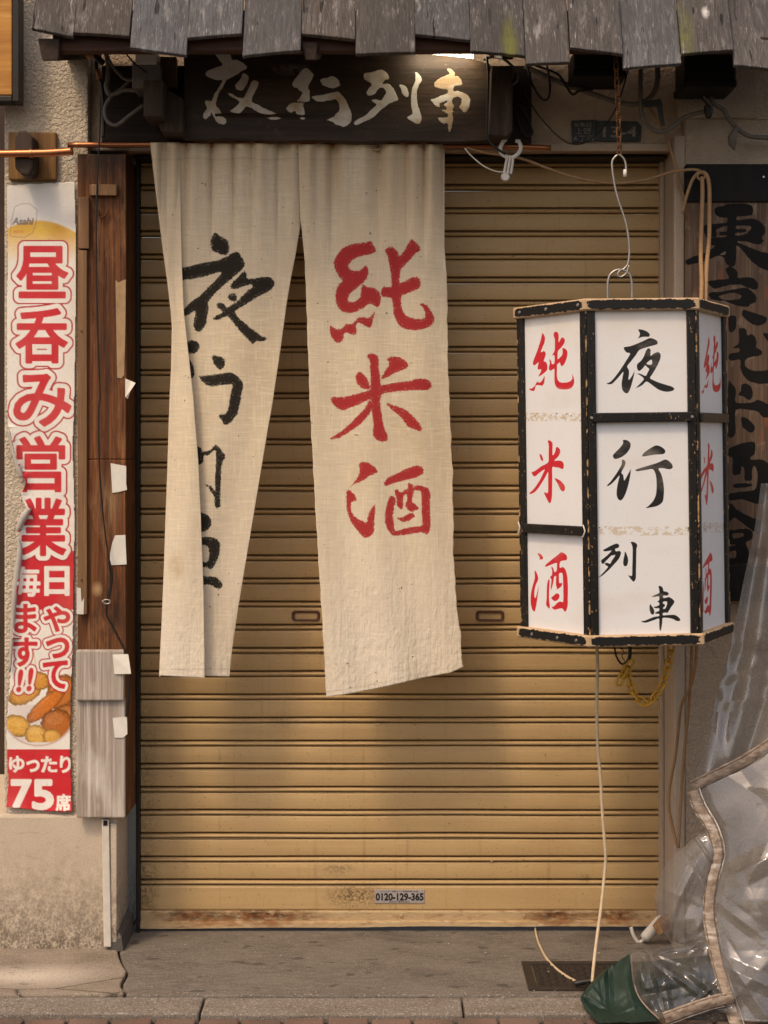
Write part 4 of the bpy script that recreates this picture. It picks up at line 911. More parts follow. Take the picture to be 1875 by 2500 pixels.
def paint(f, c):
    global colr
    c = np.asarray(c); colr = colr * (1 - f) + c * f
WHITE, RED, DKRED = cl((234, 228, 218)), cl((200, 40, 48)), cl((178, 32, 42))
# beer picture at the top
arc = 536 + ((X - 92) / 95.0) ** 2 * 32 + 0 * X
beer = np.clip((Yp - arc) / 5, 0, 1) * np.clip((640 - Yp) / 75, 0, 1)
paint(np.clip((Yp - 440) / 40, 0, 1)[:, None] * np.clip((arc - Yp) / 10, 0, 1)[:, None] * .55, cl((214, 210, 206)))
paint(beer[:, None], cl((224, 176, 62)))
paint((beer * np.clip(fbm(X, Yp, .03, 8) * 2 - .8, 0, 1))[:, None] * .7, cl((236, 204, 90)))
paint((beer * np.exp(-((X - 150) / 26) ** 2))[:, None] * .6, cl((200, 140, 40)))
oct_ = np.array([(36, 505), (52, 498), (72, 497), (91, 513), (88, 545), (80, 568), (60, 580), (25, 577), (27, 545)], float)
e = np.abs(poly_sdf(X, Yp, oct_)); paint(ss(1.0 - e) * .6, cl((120, 110, 105)))
def chars(s, x0, y0, x1, y1, sl=0.0, grow=.3):
    f = np.full(len(X), -18.0); w = (x1 - x0) / len(s)
    for k, ch in enumerate(s): f = np.maximum(f, glyph_field(X, Yp, ch, (x0 + k * w, y0, x0 + (k + .86) * w, y1), sl, grow=grow))
    return f
paint(ss(glyph_field(X, Yp, 'Asahi', (29, 531, 80, 549), .22, grow=.9)) * .85, cl((96, 90, 100)))
paint(ss(glyph_field(X, Yp, '生ビール', (33, 562, 58, 569), 0, grow=.5)) * .8, cl((205, 110, 60)))
# red bands
paint(ss(np.minimum(Yp - 1345 - 0 * X, 1489 - Yp)), RED)
# fried skewers in a white bowl
def ell(cx, cy, a, b, rot):
    c, s = math.cos(R(rot)), math.sin(R(rot)); dx, dy = X - cx, Yp - cy
    return 1 - np.sqrt(((dx * c + dy * s) / a) ** 2 + ((-dx * s + dy * c) / b) ** 2)
bowl = ell(94, 1740, 90, 84, 0); paint(ss(bowl * 40) * (Yp > 1720)[:, None], cl((222, 212, 204)))
foods = [(150, 1690, 45, 34, -60, (186, 112, 44)), (160, 1760, 48, 38, -40, (182, 108, 42)), (62, 1690, 46, 26, -30, (204, 146, 62)), (96, 1662, 22, 26, -70, (198, 138, 56)), (112, 1722, 62, 19, -42, (196, 112, 36)), (140, 1770, 40, 40, 0, (176, 102, 38)), (42, 1772, 36, 26, 20, (212, 160, 66)), (88, 1794, 28, 25, 10, (216, 166, 80)), (128, 1800, 24, 20, 20, (212, 158, 70))]
tex = fbm(X, Yp, .22, 4); t2 = fbm(X, Yp, .9, 2) * .6 + rng.random(len(X)) * .4
inb = ss(np.minimum(ell(94, 1738, 86, 80, 0) * 60, 1812 + 0 * X - Yp))
inb = np.maximum(inb, (Yp < 1735)[:, None] * 1.0)
for cx, cy, a, b, r_, c in foods:
    g = ell(cx, cy, a, b, r_) + (tex - .5) * .22
    sh_ = np.clip(g * 3, 0, 1)[:, None]; cc = cl(c) * (.38 + .72 * sh_) * (.5 + .95 * t2[:, None]) + np.array([.10, .085, .05]) * (ell(cx - a * .2, cy - b * .4, a * .55, b * .4, r_) > 0)[:, None] * t2[:, None]
    k = ss(g * 30) * inb * (X > 14)[:, None]; colr = colr * (1 - k) + np.minimum(cc, .8) * k
paint(ss(1.2 - np.abs((X - 84) * .96 - (Yp - 1600) * .12)) * ((Yp > 1585) & (Yp < 1650))[:, None] * .7, cl((206, 176, 110)))
paint(ss(1.5 - np.abs(ell(94, 1738, 88, 82, 0) * 80)) * (Yp > 1760)[:, None], cl((200, 170, 160)))
paint(ss(Yp - 1829), RED)
# white rim, red outline, red core of each big character
BIG = [('昼', (40, 600, 167, 729)), ('呑', (38, 752, 166, 888)), ('み', (32, 912, 175, 1042)), ('営', (39, 1064, 160, 1202)), ('業', (49, 1215, 162, 1358))]
SML = [('や', (106, 1480, 172, 1543)), ('っ', (112, 1556, 170, 1608)), ('て', (104, 1612, 166, 1682)), ('ま', (33, 1474, 90, 1546)), ('す', (28, 1556, 92, 1628)), ('!', (39, 1634, 52, 1690)), ('!', (64, 1630, 77, 1688))]
fb = np.full(len(X), -18.0); fs = fb.copy()
for ch, b_ in BIG: fb = np.maximum(fb, glyph_field(X, Yp, ch, b_, grow=3.6))
for ch, b_ in SML: fs = np.maximum(fs, glyph_field(X, Yp, ch, b_, .12 if ch == '!' else 0, grow=2.6))
paint(ss(fb + 14.6), DKRED); paint(ss(fb + 10.8), WHITE); paint(ss(fb), RED)
paint(ss(fs + 9.6), DKRED); paint(ss(fs + 6.6), WHITE); paint(ss(fs), RED)
fw = np.full(len(X), -18.0)
for ch, b_, g in (('毎', (37, 1383, 99, 1457), 2.0), ('日', (108, 1382, 170, 1455), 2.6), ('ゆ', (22, 1845, 60, 1886), 1.6), ('っ', (64, 1855, 97, 1885), 1.6), ('た', (100, 1846, 140, 1886), 1.6), ('り', (146, 1845, 174, 1887), 1.6), ('7', (26, 1902, 78, 1976), 4.0), ('5', (78, 1902, 132, 1978), 4.0), ('席', (136, 1938, 173, 1980), 1.6)):
    fw = np.maximum(fw, glyph_field(X, Yp, ch, b_, grow=g))
paint(ss(fw), WHITE)
wr = (fbm(X, Yp, .02, 6) - .5) * .10 + (fbm(X, Yp, .25, 7) - .5) * .05; colr = np.clip(colr * (1 + wr[:, None]), 0, 1)
YPo = YF - .008
curl = np.clip(1 - np.maximum(out, 0) / 24.0, 0, 1) ** 2 * np.where((X < 80) & (Yp > 1040) & (Yp < 1560), 1, 0) * (.35 + .65 * np.abs(np.sin(Yp * .021)))
Yv = YPo - .0035 * fbm(X, Yp, .012, 9) - .022 * curl - .004 * np.clip((Yp - 1930) / 50, 0, 1) ** 2 * (1 + np.sin(X * .05)) - .0025 * np.sin(Yp * .013) * np.clip((X - 120) / 60, 0, 1)
V = Wn(X, Yp, Yv); F = grid(nu, nv); keep = (out[F] > 0).all(1); F = F[keep]
used = np.unique(F); remap = np.full(len(V), -1); remap[used] = np.arange(len(used))
colr4 = np.concatenate([colr, np.ones((len(colr), 1))], 1)
m = Mat('glossy_printed_vinyl', (.8, .78, .74), .42, .4)
m.col = m.attr('print', 0); m.nz((9, 9, 4), .45, .75, (.42, .34, .25), .16, 5); m.nz(300, .66, .70, (.2, .15, .1), .5, 2)
m.bnz((26, 26, 12), .25, .004); m.bnz(160, .12, .001); M_POSTER = m.done()
po = mesh_obj('poster', V[used], remap[F], M_POSTER, None, True, {'print': colr4[used]})
tag(po, 'tall narrow red and white poster with beer, fried skewers and Japanese lettering, left edge torn', 'poster')
m_ = po.modifiers.new('thick', 'SOLIDIFY'); m_.thickness = .0009; m_.offset = 1
# the curled-back strips of poster
M_PBACK = simple('grey_poster_back', (.46, .42, .37), .7, 0, .2, .15, 40)
def curl_strip(pts, r):
    P = [W(a, b, YPo - .014) for a, b, _ in pts]; bm = bmesh.new()
    add_tube(bm, smooth_path(P, 5), [q for k in range(len(pts) - 1) for q in np.linspace(pts[k][2], pts[k + 1][2], 5, endpoint=False)] + [pts[-1][2]], 10)
    return bm_obj('torn_curl', bm, M_PBACK, po, True)
curl_strip([(21, 1050, .003), (32, 1100, .006), (46, 1145, .009), (52, 1164, .006)], 0)
curl_strip([(72, 1241, .007), (58, 1262, .012), (46, 1288, .008), (44, 1298, .003)], 0)
curl_strip([(44, 1310, .004), (48, 1345, .008), (42, 1395, .010), (34, 1470, .008), (30, 1545, .006), (24, 1640, .003)], 0)
# ------------------------------------------------------------------ hexagonal lantern
LC = Vector((.646, -.55, 0)); LS = .282; LTH = 3.0
def hexv(k, r=1.0): a = R(180 + 60 * k + LTH); return Vector((LC.x + LS * r * math.cos(a), LC.y + LS * r * math.sin(a), 0))
ZT, ZB = 1.824, .988
ROLL = Matrix.Translation((LC.x, LC.y, ZT)) @ Matrix.Rotation(R(-.75), 4, 'Y') @ Matrix.Translation((-LC.x, -LC.y, -ZT))
def lan(o):
    o.data.transform(ROLL); return o
def chipped(name, wear=.5):
    m = Mat(name, (.008, .007, .006), .4, .3)
    m.nz(70, .4, .7, (.016, .013, .010), .7)
    m.nz((75, 75, 40), .66 - wear * .12, .69 - wear * .12, (.52, .36, .21), .95, 5, .7); m.nz((200, 200, 90), .66, .70, (.42, .25, .12), .8, 3)
    m.bnz(120, .3, .001); return m
M_FRAME = chipped('chipped_black_lacquer', -.25).done()
M_EDGE = Mat('edge_worn_lacquer', (.008, .007, .006), .5, .3).nz((30, 30, 22), .52, .57, (.46, .28, .13), .9, 5, .7).done()
mr = Mat('worn_black_rim', (.48, .335, .20), .6, .3)
mr.nz((24, 24, 18), .45, .7, (.33, .21, .11), .6, 5)
wz = mr.attr('rim'); mr.mix(mr.rng(mr.math('ADD', mr.math('ADD', wz, .35), mr.math('MULTIPLY', mr.math('SUBTRACT', mr.noise((55, 55, 30), 6, .7), .5), 3.4)), .0, .12), (.008, .007, .006)); mr.bnz(110, .4, .0015)
M_RIM = mr.done()
lt = thing('hexagonal_lantern', (LC.x, LC.y, ZB), 'white hexagonal hanging lantern with chipped black frame and brush characters', 'lantern')
def panel_mat():
    m = Mat('white_acrylic_panel', (.74, .735, .735), .38, .4)
    m.nz((5, 5, 3), .4, .75, (.70, .685, .675), .6, 4); m.nz((260,) * 3, .70, .72, (.3, .26, .22), .5, 2); m.nz((40, 40, 160), .71, .73, (.45, .42, .38), .3, 3)
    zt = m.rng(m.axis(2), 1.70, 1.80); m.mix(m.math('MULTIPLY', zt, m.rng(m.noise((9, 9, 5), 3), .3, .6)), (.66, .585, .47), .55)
    for a, c in (('black', (.014, .012, .011)), ('red', (.56, .018, .030))): m.mix(m.rng(m.attr(a), -.55, .55), c)
    res = m.math('MULTIPLY', m.rng(m.attr('tape'), .3, .7), m.rng(m.noise((60, 60, 90), 4, .7), .48, .56)); m.mix(res, (.56, .47, .34), .9)
    m.nz((4, 4, 9), .56, .74, (.62, .555, .46), .35, 5); m.nz((90, 90, 6), .70, .74, (.5, .45, .38), .3, 3)
    dk = m.math('MULTIPLY', m.rng(m.attr('tape'), .3, .7), m.rng(m.noise((85, 85, 120), 2, .5), .66, .68)); m.mix(dk, (.08, .05, .03), .9)
    return m.done()
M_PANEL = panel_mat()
def tape_band(px, py, face):
    f = np.zeros(len(px))
    if face == 0: f = np.maximum(f, np.exp(-((py - 1018) / 11) ** 4))
    if face == 1: f = np.maximum(f, np.exp(-((py - 1296) / 12) ** 4))
    if face == 2: f = np.maximum(f, np.exp(-((py - 1288) / 13) ** 4))
    return f
for k in range(6):
    a, b = hexv(k, .985), hexv(k + 1, .985); nrm = ((a + b) / 2 - Vector((LC.x, LC.y, 0))).normalized()
    vis = k in (0, 1, 2); nu, nv = (120, 330) if vis else (2, 2)
    u, v = np.meshgrid(np.linspace(.03, .97, nu), np.linspace(0, 1, nv))
    P = np.stack([a.x + (b.x - a.x) * u, a.y + (b.y - a.y) * u, ZT - (ZT - ZB) * v], -1).reshape(-1, 3)
    M4 = np.array(ROLL); P = P @ M4[:3, :3].T + M4[:3, 3]
    n_ = len(P); at = {q: np.full(n_, -14.) for q in ('black', 'red')}; at['tape'] = np.zeros(n_)
    if vis:
        px, py = PXn(P)
        if k == 0: at['red'] = ink_field(px, py, LANTERN_RED)
        if k == 1: at['black'] = ink_field(px, py, LANTERN_BLACK)
        if k == 2:
            # the same three characters as on the left face, seen more obliquely
            lx = 1290 + (px - 1713.5) / (1757 - 1709.5) * (1402 - 1290) + (py - 890) * .030 * (112 / 47.5)
            seg = np.array([[819, 961, 810, 955], [1082, 1234, 1075, 1229], [1349, 1504, 1348, 1494]]); ly = np.full_like(py, 0.)
            for q0, q1, s0, s1 in seg:
                kk = (py > q0 - 25) & (py < q1 + 25); ly[kk] = s0 + (py[kk] - q0) / (q1 - q0) * (s1 - s0)
            at['red'] = ink_field(lx, ly, LANTERN_RED) * .55
        at['tape'] = tape_band(px, py, k)
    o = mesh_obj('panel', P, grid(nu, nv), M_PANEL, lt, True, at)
    if vis: o['label'] = ['white panel with three red characters', 'white front panel with four black characters', 'narrow looking white panel with three red characters'][k]
# corner posts, rims, bars
def bar(name, p0, p1, w, d_, outward, mat):
    """a square bar from p0 to p1, w across the face, d_ deep"""
    t = (p1 - p0).normalized(); o_ = Vector(outward).normalized(); s = t.cross(o_).normalized()
    bm = bmesh.new(); vs_ = []
    for p in (p0, p1):
        for (i, j) in ((-1, -1), (1, -1), (1, 1), (-1, 1)): vs_.append(bm.verts.new(p + s * w / 2 * i + o_ * d_ / 2 * j))
    for f in ((0, 1, 2, 3), (7, 6, 5, 4), (0, 4, 5, 1), (1, 5, 6, 2), (2, 6, 7, 3), (3, 7, 4, 0)): bm.faces.new([vs_[q] for q in f])
    return lan(bevel(bm_obj(name, bm, mat, lt), .003, 2))
up = Vector((0, 0, 1)); cen = Vector((LC.x, LC.y, 0))
for k in range(6):
    c = hexv(k); o_ = (c - cen).normalized()
    # two planks meet at each corner
    for s_ in (-1, 1):
        nb2 = hexv(k + s_); tdir = (nb2 - c).normalized(); fn = ((c + nb2) / 2 - cen).normalized()
        p = c + tdir * .0115 - fn * .0005
        bar('corner_post', p + up * ZB, p + up * ZT, .0215, .011, fn, M_FRAME)
for k in (0, 1, 2, 3):
    c = hexv(k, 1.012); bar('worn_edge', c + up * ZB, c + up * ZT, .0045, .0045, (c - cen), M_EDGE)
def face_bar(k, py, ext=.0, tilt=0.0):
    a, b = hexv(k), hexv(k + 1); fn = ((a + b) / 2 - cen).normalized(); t = (b - a).normalized()
    dpt = CAM_D + ((a + b) / 2).y; z = CAM_H - (py - 1100) * dpt / FPX
    o = bar('cross_bar', a + t * (.012 - ext) + fn * .008 + up * (z + tilt), b - t * (.012 - ext) + fn * .008 + up * (z - tilt), .025, .010, fn, M_FRAME)
    return a, b, fn, t, z
a, b, fn, t, z = face_bar(1, 1019)
for q in (.03, .95):
    p = a.lerp(b, q) + fn * .014 + up * z; lan(disc('screw', p, .0042, .002, M_STEEL, lt, fn, 10))
face_bar(2, 1023)
a, b, fn, t, z = face_bar(0, 1290, 0, 0)
for q in (.02, .98):
    P = [a.lerp(b, q) + fn * .012 + up * (z + h) + t * g for h, g in ((-.016, -.006), (0, .003), (.016, -.004))]
    lan(tube('tie', P, .002, M_WHITEPL, lt, 6))
def hex_rim(name, z0, z1, r, rf):
    seg = 14
    for k in range(6):
        a0, b0 = hexv(k, r), hexv(k + 1, r); ai, bi = hexv(k, r - .09), hexv(k + 1, r - .09); bm = bmesh.new(); la = bm.verts.layers.float.new('rim'); rows = []
        fn = ((a0 + b0) / 2 - cen).normalized(); zm = (z0 + z1) / 2; hz = (z1 - z0) / 2
        for i in range(seg + 1):
            t_ = i / seg; o_ = a0.lerp(b0, t_); n_ = ai.lerp(bi, t_); row = []
            for (pt, zz, val) in ((n_, z1, -1.2), (o_ - fn * .004, z1, -1.2), (o_, z1 - .004, -.55), (o_, zm + hz * .45, .55), (o_, zm - hz * .45, .55), (o_, z0 + .004, -.55), (o_ - fn * .004, z0, -1.2), (n_, z0, -1.2)):
                ev = min(t_, 1 - t_) * 2; vtx = bm.verts.new(pt + up * zz); vtx[la] = val + (-1.4 if ev < .05 else (.25 if rf[k] else -.2)); row.append(vtx)
            rows.append(row)
        for i in range(seg):
            for j in range(8): bm.faces.new((rows[i][j], rows[i][(j + 1) % 8], rows[i + 1][(j + 1) % 8], rows[i + 1][j]))
        bm.faces.new(rows[0][::-1]); bm.faces.new(rows[-1])
        lan(bm_obj(name, bm, M_RIM, lt))
hex_rim('top_rim', ZT - .002, ZT + .029, 1.052, [1, 1, 1, 0, 0, 0])
hex_rim('bottom_rim', ZB - .027, ZB + .003, 1.058, [1, 1, 1, 0, 0, 0])
for nm, z in (('top_plate', ZT + .012), ('bottom_plate', ZB - .015)):
    bm = bmesh.new(); A = [bm.verts.new(hexv(k, 1.0) + up * z) for k in range(6)]; B = [bm.verts.new(hexv(k, 1.0) + up * (z + .008)) for k in range(6)]
    bm.faces.new(A[::-1]); bm.faces.new(B)
    for k in range(6): bm.faces.new((A[k], A[(k + 1) % 6], B[(k + 1) % 6], B[k]))
    lan(bm_obj(nm, bm, M_FRAME, lt))
for k, qs, z in ((0, (.10, .48, .92), ZT + .014), (0, (.22, .58, .84), ZB - .013)):
    for q in qs:
        p = hexv(k, 1.055).lerp(hexv(k + 1, 1.055), q) + up * z; fn = ((hexv(0) + hexv(1)) / 2 - cen).normalized(); lan(disc('screw', p, .0048, .003, M_STEEL, lt, fn, 10))
# wire bail on top
YL = LC.y
M_WIRE = simple('galvanised_wire', (.40, .36, .32), .4, .8, .5, .2)
ptube('bail', [(1484, 740), (1484, 690), (1492, 668), (1512, 658), (1533, 666), (1542, 688), (1543, 740)], 3.0, YL, M_WIRE, lt, 8)
# packing tape corner of clear film
# ------------------------------------------------------------------ rusty chain and wire hook
ch = thing('rusty_chain', W(1510, 375, YL), 'thin rusty chain hanging from the awning to the lantern hook', 'chain')
def link_mesh(bm, c, axis, side, L, w, r, n=14, ns=6):
    P = []
    for i in range(n):
        a = 2 * math.pi * i / n; x, y = math.cos(a) * w, math.sin(a) * w
        P.append(c + side * x + axis * (y + (L / 2 - w) * (1 if y > 0 else -1)))
    add_tube(bm, P, r, ns, True)
def chain(parent, path, L, w, r, mat, twist=True):
    P = smooth_path(path, 24); acc = 0; last = P[0]; i = 0; step = L - 3.2 * r; nextd = 0
    for p0, p1 in zip(P[:-1], P[1:]):
        acc += (p1 - p0).length
        if acc >= nextd:
            t = (p1 - p0).normalized(); s = Vector((0, -1, 0)).cross(t).normalized(); q = Vector((0, 1, 0))
            side = (s * .92 + q * .38) if i % 2 == 0 else (s * .45 - q * .9)
            side = (side - t * side.dot(t)).normalized()
            bm = bmesh.new(); link_mesh(bm, p1, t, side, L, w, r); bm_obj('link', bm, mat, parent, True); nextd += step; i += 1
chain(ch, [W(1503, 118, YL), W(1506, 200, YL), W(1510, 290, YL), W(1512, 372, YL)], .030, .0065, .0022, M_RUST)
hk = thing('wire_hook', W(1535, 655, YL), 'long bent wire hook between the rusty chain and the lantern', 'hook')
ptube('wire', [(1527, 428), (1528, 405), (1523, 388), (1511, 378), (1499, 386), (1494, 402), (1500, 450), (1510, 490), (1528, 545), (1536, 600), (1534, 640), (1524, 656), (1512, 662), (1508, 672), (1516, 676), (1528, 668), (1536, 648)], 2.6, YL, M_WIRE, hk, 8)
ptube('cap', [(1526, 414), (1526, 432)], 4.6, YL, M_WHITEPL, hk, 8, sub=1)

# ------------------------------------------------------------------ yellow plastic chain under the lantern
M_YEL = simple('dirty_yellow_plastic', (.62, .33, .03), .45, 0, .4, .2, 60)
yc = thing('yellow_chain', W(1580, 1720, -.5), 'loop of yellow plastic chain hanging under the lantern', 'chain')
chain(yc, [W(x, y, -.50) for x, y in ((1638, 1582), (1634, 1612), (1624, 1650), (1612, 1682), (1592, 1708), (1576, 1716), (1560, 1706), (1546, 1688), (1536, 1660), (1530, 1636), (1524, 1622))], .034, .0095, .0034, M_YEL)
chain(yc, [W(x, y, -.515) for x, y in ((1536, 1624), (1524, 1640), (1514, 1662))], .034, .0095, .0034, M_YEL)
wr_ = thing('wire_tie', W(1520, 1620, -.5), 'twisted black wires tying the yellow chain under the lantern', 'wire')
for pts, r_ in (([(1500, 1576), (1504, 1600), (1514, 1618), (1522, 1622)], 2.4), ([(1538, 1576), (1538, 1600), (1532, 1616), (1524, 1622)], 4.5), ([(1512, 1580), (1524, 1592), (1518, 1602), (1526, 1614)], 1.2)):
    ptube('strand', pts, r_, -.505, M_RUBBER_B, wr_, 8)

# ------------------------------------------------------------------ cords
def cord(name, pts, r, Y, mat, label, cat='cord', sides=8, flat=1.0, group=None):
    return tag(ptube(name, pts, r, Y, mat, None, sides, flat), label, cat, group)
cord('power_cord', [(1457, 1578, -.5), (1459, 1625, -.5), (1457, 1720, -.49), (1459, 1820, -.48), (1466, 1900, -.48), (1471, 1990, -.48), (1478, 2080, -.48), (1477, 2120, -.48), (1468, 2210, -.5), (1456, 2300, -.53), (1449, 2360, -.56), (1446, 2398, -.575)], 4.0, -.5, M_CORD, 'pale twin flex hanging straight down from the lantern to the ground')
gc = [(1306, 2266), (1312, 2298), (1330, 2338), (1352, 2364), (1380, 2386), (1410, 2403)]
cord('power_cord', [(x, y - 4, groundY(y)) for x, y in gc], 4.2, -.4, M_CORD, 'pale twin flex coming out under the shutter and lying across the drain cover', flat=.6)
tp = thing('taped_joint', W(1425, 2402, -.56), 'black taped joint where the two pale cords meet by the green tarpaulin', 'tape')
ptube('wrap', [(1403, 2402), (1420, 2398), (1448, 2394)], 7.5, -.565, M_RUBBER_B, tp, 10); ptube('loop', [(1436, 2400), (1430, 2412), (1436, 2430), (1450, 2446)], 3.0, -.57, M_RUBBER_B, tp, 8)
cord('brown_cord', [(1701, 1572, -.5), (1697, 1630, -.48), (1684, 1680, -.42), (1664, 1720, -.36), (1655, 1790, -.30), (1648, 1850, -.26), (1635, 1920, -.24), (1633, 1970, -.24), (1642, 2020, -.24), (1652, 2062, -.25)], 4.0, -.35, M_ROPE, 'darker brown cord bowing out to the left below the lantern')
cord('brown_cord', [(1689, 1572, -.45), (1687, 1640, -.42), (1682, 1720, -.36), (1674, 1800, -.30), (1666, 1890, -.26), (1662, 1960, -.25), (1656, 2070, -.25)], 4.0, -.35, M_ROPE, 'light brown cord running straight down the wall corner below the lantern')
YR = -.26
cord('brown_cord', [(1140, 360), (1180, 372), (1265, 385), (1340, 412), (1400, 432), (1460, 444), (1520, 447), (1580, 438), (1640, 420), (1690, 414), (1712, 418)], 3.6, YR, M_ROPE, 'brown cord sagging across the top of the shutter to the tall wooden sign')
cord('brown_cord', [(1706, 420, YR), (1690, 440, YR - .01), (1676, 480, YR - .01), (1666, 520, YR)], 4.0, YR, M_ROPE, 'short brown cord end hanging left of the eyelet on the tall wooden sign')
cord('brown_cord', [(1714, 432, YR - .01), (1715, 470, YR - .02), (1713, 540, YR - .04), (1711, 620, YR - .12), (1713, 690, YR - .2), (1711, 745, YR - .25)], 5.2, YR, M_ROPE, 'left of two brown cords dropping behind the lantern')
cord('brown_cord', [(1708, 422, YR), (1722, 424, YR - .01), (1731, 450, YR - .015), (1732, 520, YR - .03), (1731, 585, YR - .08), (1725, 650, YR - .15), (1722, 745, YR - .22)], 5.2, YR, M_ROPE, 'right of two brown cords dropping behind the lantern')
ey = tube('eyelet', [W(1712 + 9 * math.cos(a), 430 + 9 * math.sin(a), YR - .008) for a in [k * math.pi / 5 for k in range(10)]], .0035, M_ROPE, None, 8, 3, True)
tag(ey, 'small brown ring eyelet the cords pass through at the top of the tall sign', 'eyelet')

# ------------------------------------------------------------------ cables under the awning
YC = -.27
def q3(pts): return [(1180 + x / 2.387, y / 2.387) for x, y in pts]
def q1(pts): return [(x / 2.592, y / 2.592) for x, y in pts]
GC = 'cables under the awning'
for nm, pts, r_, Y, mt_, lab in (
    ('cable', q3([(240, 385), (400, 460), (560, 520), (700, 570), (800, 600), (900, 605), (980, 560), (1015, 470), (1010, 330)]), 6.5, YC, M_RUBBER_G, 'thick grey cable looping up beside the rusty chain'),
    ('cable', q3([(920, 330), (915, 550), (922, 660), (955, 730), (1030, 768), (1100, 740), (1180, 680), (1300, 648)]), 5.5, YC - .01, M_RUBBER_G, 'grey cable drooping between the address plate and the right black box'),
    ('cable', q3([(255, 370), (280, 480), (340, 575), (380, 570), (388, 490), (370, 370)]), 2.8, YC - .02, M_RUBBER_B, 'thin black cable hanging in a narrow loop right of the signboard'),
    ('cable', q3([(300, 380), (430, 430), (480, 500), (520, 550), (560, 530), (640, 520)]), 3.0, YC - .015, M_RUBBER_B, 'short black cable kinked below the left black box'),
    ('cable', q3([(180, 430), (300, 640), (400, 760), (480, 825), (560, 840), (640, 800), (740, 690), (800, 560), (845, 400)]), 1.8, YC - .02, M_RUBBER_B, 'very thin black wire swinging below the address plate'),
    ('cable', q3([(1330, 500), (1332, 590), (1400, 640), (1430, 690), (1480, 750), (1560, 795), (1700, 800), (1800, 790)]), 6.0, YC, M_RUBBER_G, 'grey cable leaving the right black box towards the right edge'),
    ('cable', q3([(1225, 510), (1260, 560), (1300, 600), (1325, 665)]), 3.4, YC - .01, M_RUBBER_B, 'black cable bunch dropping from the right black box'),
    ('cable', q3([(1265, 510), (1290, 570), (1330, 620), (1335, 660)]), 3.0, YC - .018, M_RUBBER_G, 'thin grey cable in the bunch below the right black box'),
    ('cable', q3([(950, 600), (1050, 760), (1100, 900), (1140, 1050), (1175, 1180), (1185, 1300)]), 4.0, -.21, M_ROPE, 'brown cable running down the wall right of the shutter top'),
    ('cable', q3([(0, 350), (60, 330), (120, 345), (180, 400), (200, 460), (160, 500)]), 3.4, -.34, M_RUBBER_G, 'pale grey cable curling over the right end of the signboard'),
    ('cable', q3([(20, 330), (30, 450), (25, 600), (20, 780), (60, 850), (130, 900)]), 3.2, -.36, M_RUBBER_B, 'black cable hanging down the right end of the signboard'),
    ('cable', q3([(170, 590), (230, 640), (270, 720), (285, 780), (240, 790), (200, 700), (175, 600)]), 3.0, -.22, M_RUBBER_B, 'black cable loop on the plank right of the signboard'),
    ('cable', q1([(655, 280), (685, 400), (682, 500), (672, 550), (692, 600)]), 6.0, -.30, M_RUBBER_G, 'thick grey cable dropping under the left end of the awning'),
    ('cable', q1([(692, 604), (740, 590), (790, 572), (885, 575)]), 5.2, -.30, M_RUBBER_G, 'grey cable running level into the left bracket block'),
    ('cable', q1([(830, 500), (770, 560), (705, 610), (664, 680), (676, 760), (735, 792), (820, 730), (905, 668)]), 4.6, -.29, M_RUBBER_G, 'grey cable making an open loop left of the bracket block'),
    ('cable', q1([(615, 360), (610, 440), (640, 520), (652, 650), (655, 780), (652, 870)]), 4.6, -.27, M_RUBBER_B, 'black cable running down to the curtain rod'),
    ('cable', q1([(690, 380), (720, 430), (760, 475), (800, 503), (915, 512)]), 3.8, -.32, M_RUBBER_G, 'thin grey cable bending into the junction box'),
    ('cable', q1([(660, 300), (780, 330), (850, 400), (930, 460)]), 2.0, -.35, M_RUBBER_B, 'thin black wire crossing the junction box'),
    ('cable', [(244, 180), (246, 245), (243, 330), (241, 372), (236, 480), (235, 640), (238, 800), (244, 960), (241, 1000), (242, 1122), (252, 1260), (266, 1372), (270, 1420), (262, 1462)], 2.0, -.24, M_RUBBER_B, 'long black wire hanging down the face of the timber post'),
    ('cable', [(266, 1366), (274, 1405), (268, 1450), (261, 1470), (260, 1500), (270, 1520), (290, 1558), (306, 1592), (318, 1640), (314, 1700), (309, 1750)], 2.6, -.242, M_RUBBER_B, 'black wire bending round the post foot towards the paper scraps')):
    cord(nm, pts, r_, Y, mt_, lab, 'cable', group=GC)
M_COPEND = simple('bare_copper_ends', (.32, .16, .06), .5, .5)
sp = thing('cable_splice', W(240, 160, -.29), 'untidy cable splice with taped copper end at the left wall corner', 'cable splice')
ptube('tape_wrap', q1([(600, 340), (625, 375), (655, 400)]), 8, -.29, M_RUBBER_B, sp, 8); ptube('copper_end', q1([(618, 440), (628, 500)]), 6, -.28, M_COPEND, sp, 8, sub=1); ptube('tape_wrap', q1([(545, 345), (580, 350), (640, 345)]), 7, -.29, M_COPEND, sp, 8)
wb = ptube('wire_ring', [(249, 1468), (258, 1474), (268, 1472), (268, 1466), (258, 1464), (249, 1468)], 1.6, -.245, M_WIRE)
tag(wb, 'small loop of wire round the black cable on the timber post', 'wire')
pg = thing('cable_plug', W(1785, 365, YC), 'loose grey cable plug pointing down at the right under the black box', 'plug')
bm = bmesh.new(); P = [W(*q3([p])[0], YC - .012) for p in ((1478, 735), (1465, 765), (1450, 800), (1452, 840), (1463, 876))]
add_tube(bm, P, [.006, .009, .013, .012, .0015], 10); bm_obj('body', bm, M_RUBBER_G, pg, True)
tb = prism('tape_flag', q3([(932, 592), (1032, 574), (1042, 600), (1058, 730), (1036, 738), (1012, 622), (936, 626)]), YC - .02, .003, M_RUBBER_B)
tag(tb, 'bent strip of black tape on the cable right of the address plate', 'tape')
bb = prism('tape_bundle', q3([(1290, 610), (1330, 612), (1338, 670), (1325, 690), (1300, 680)]), YC - .03, .02, M_RUBBER_B, None, .004)
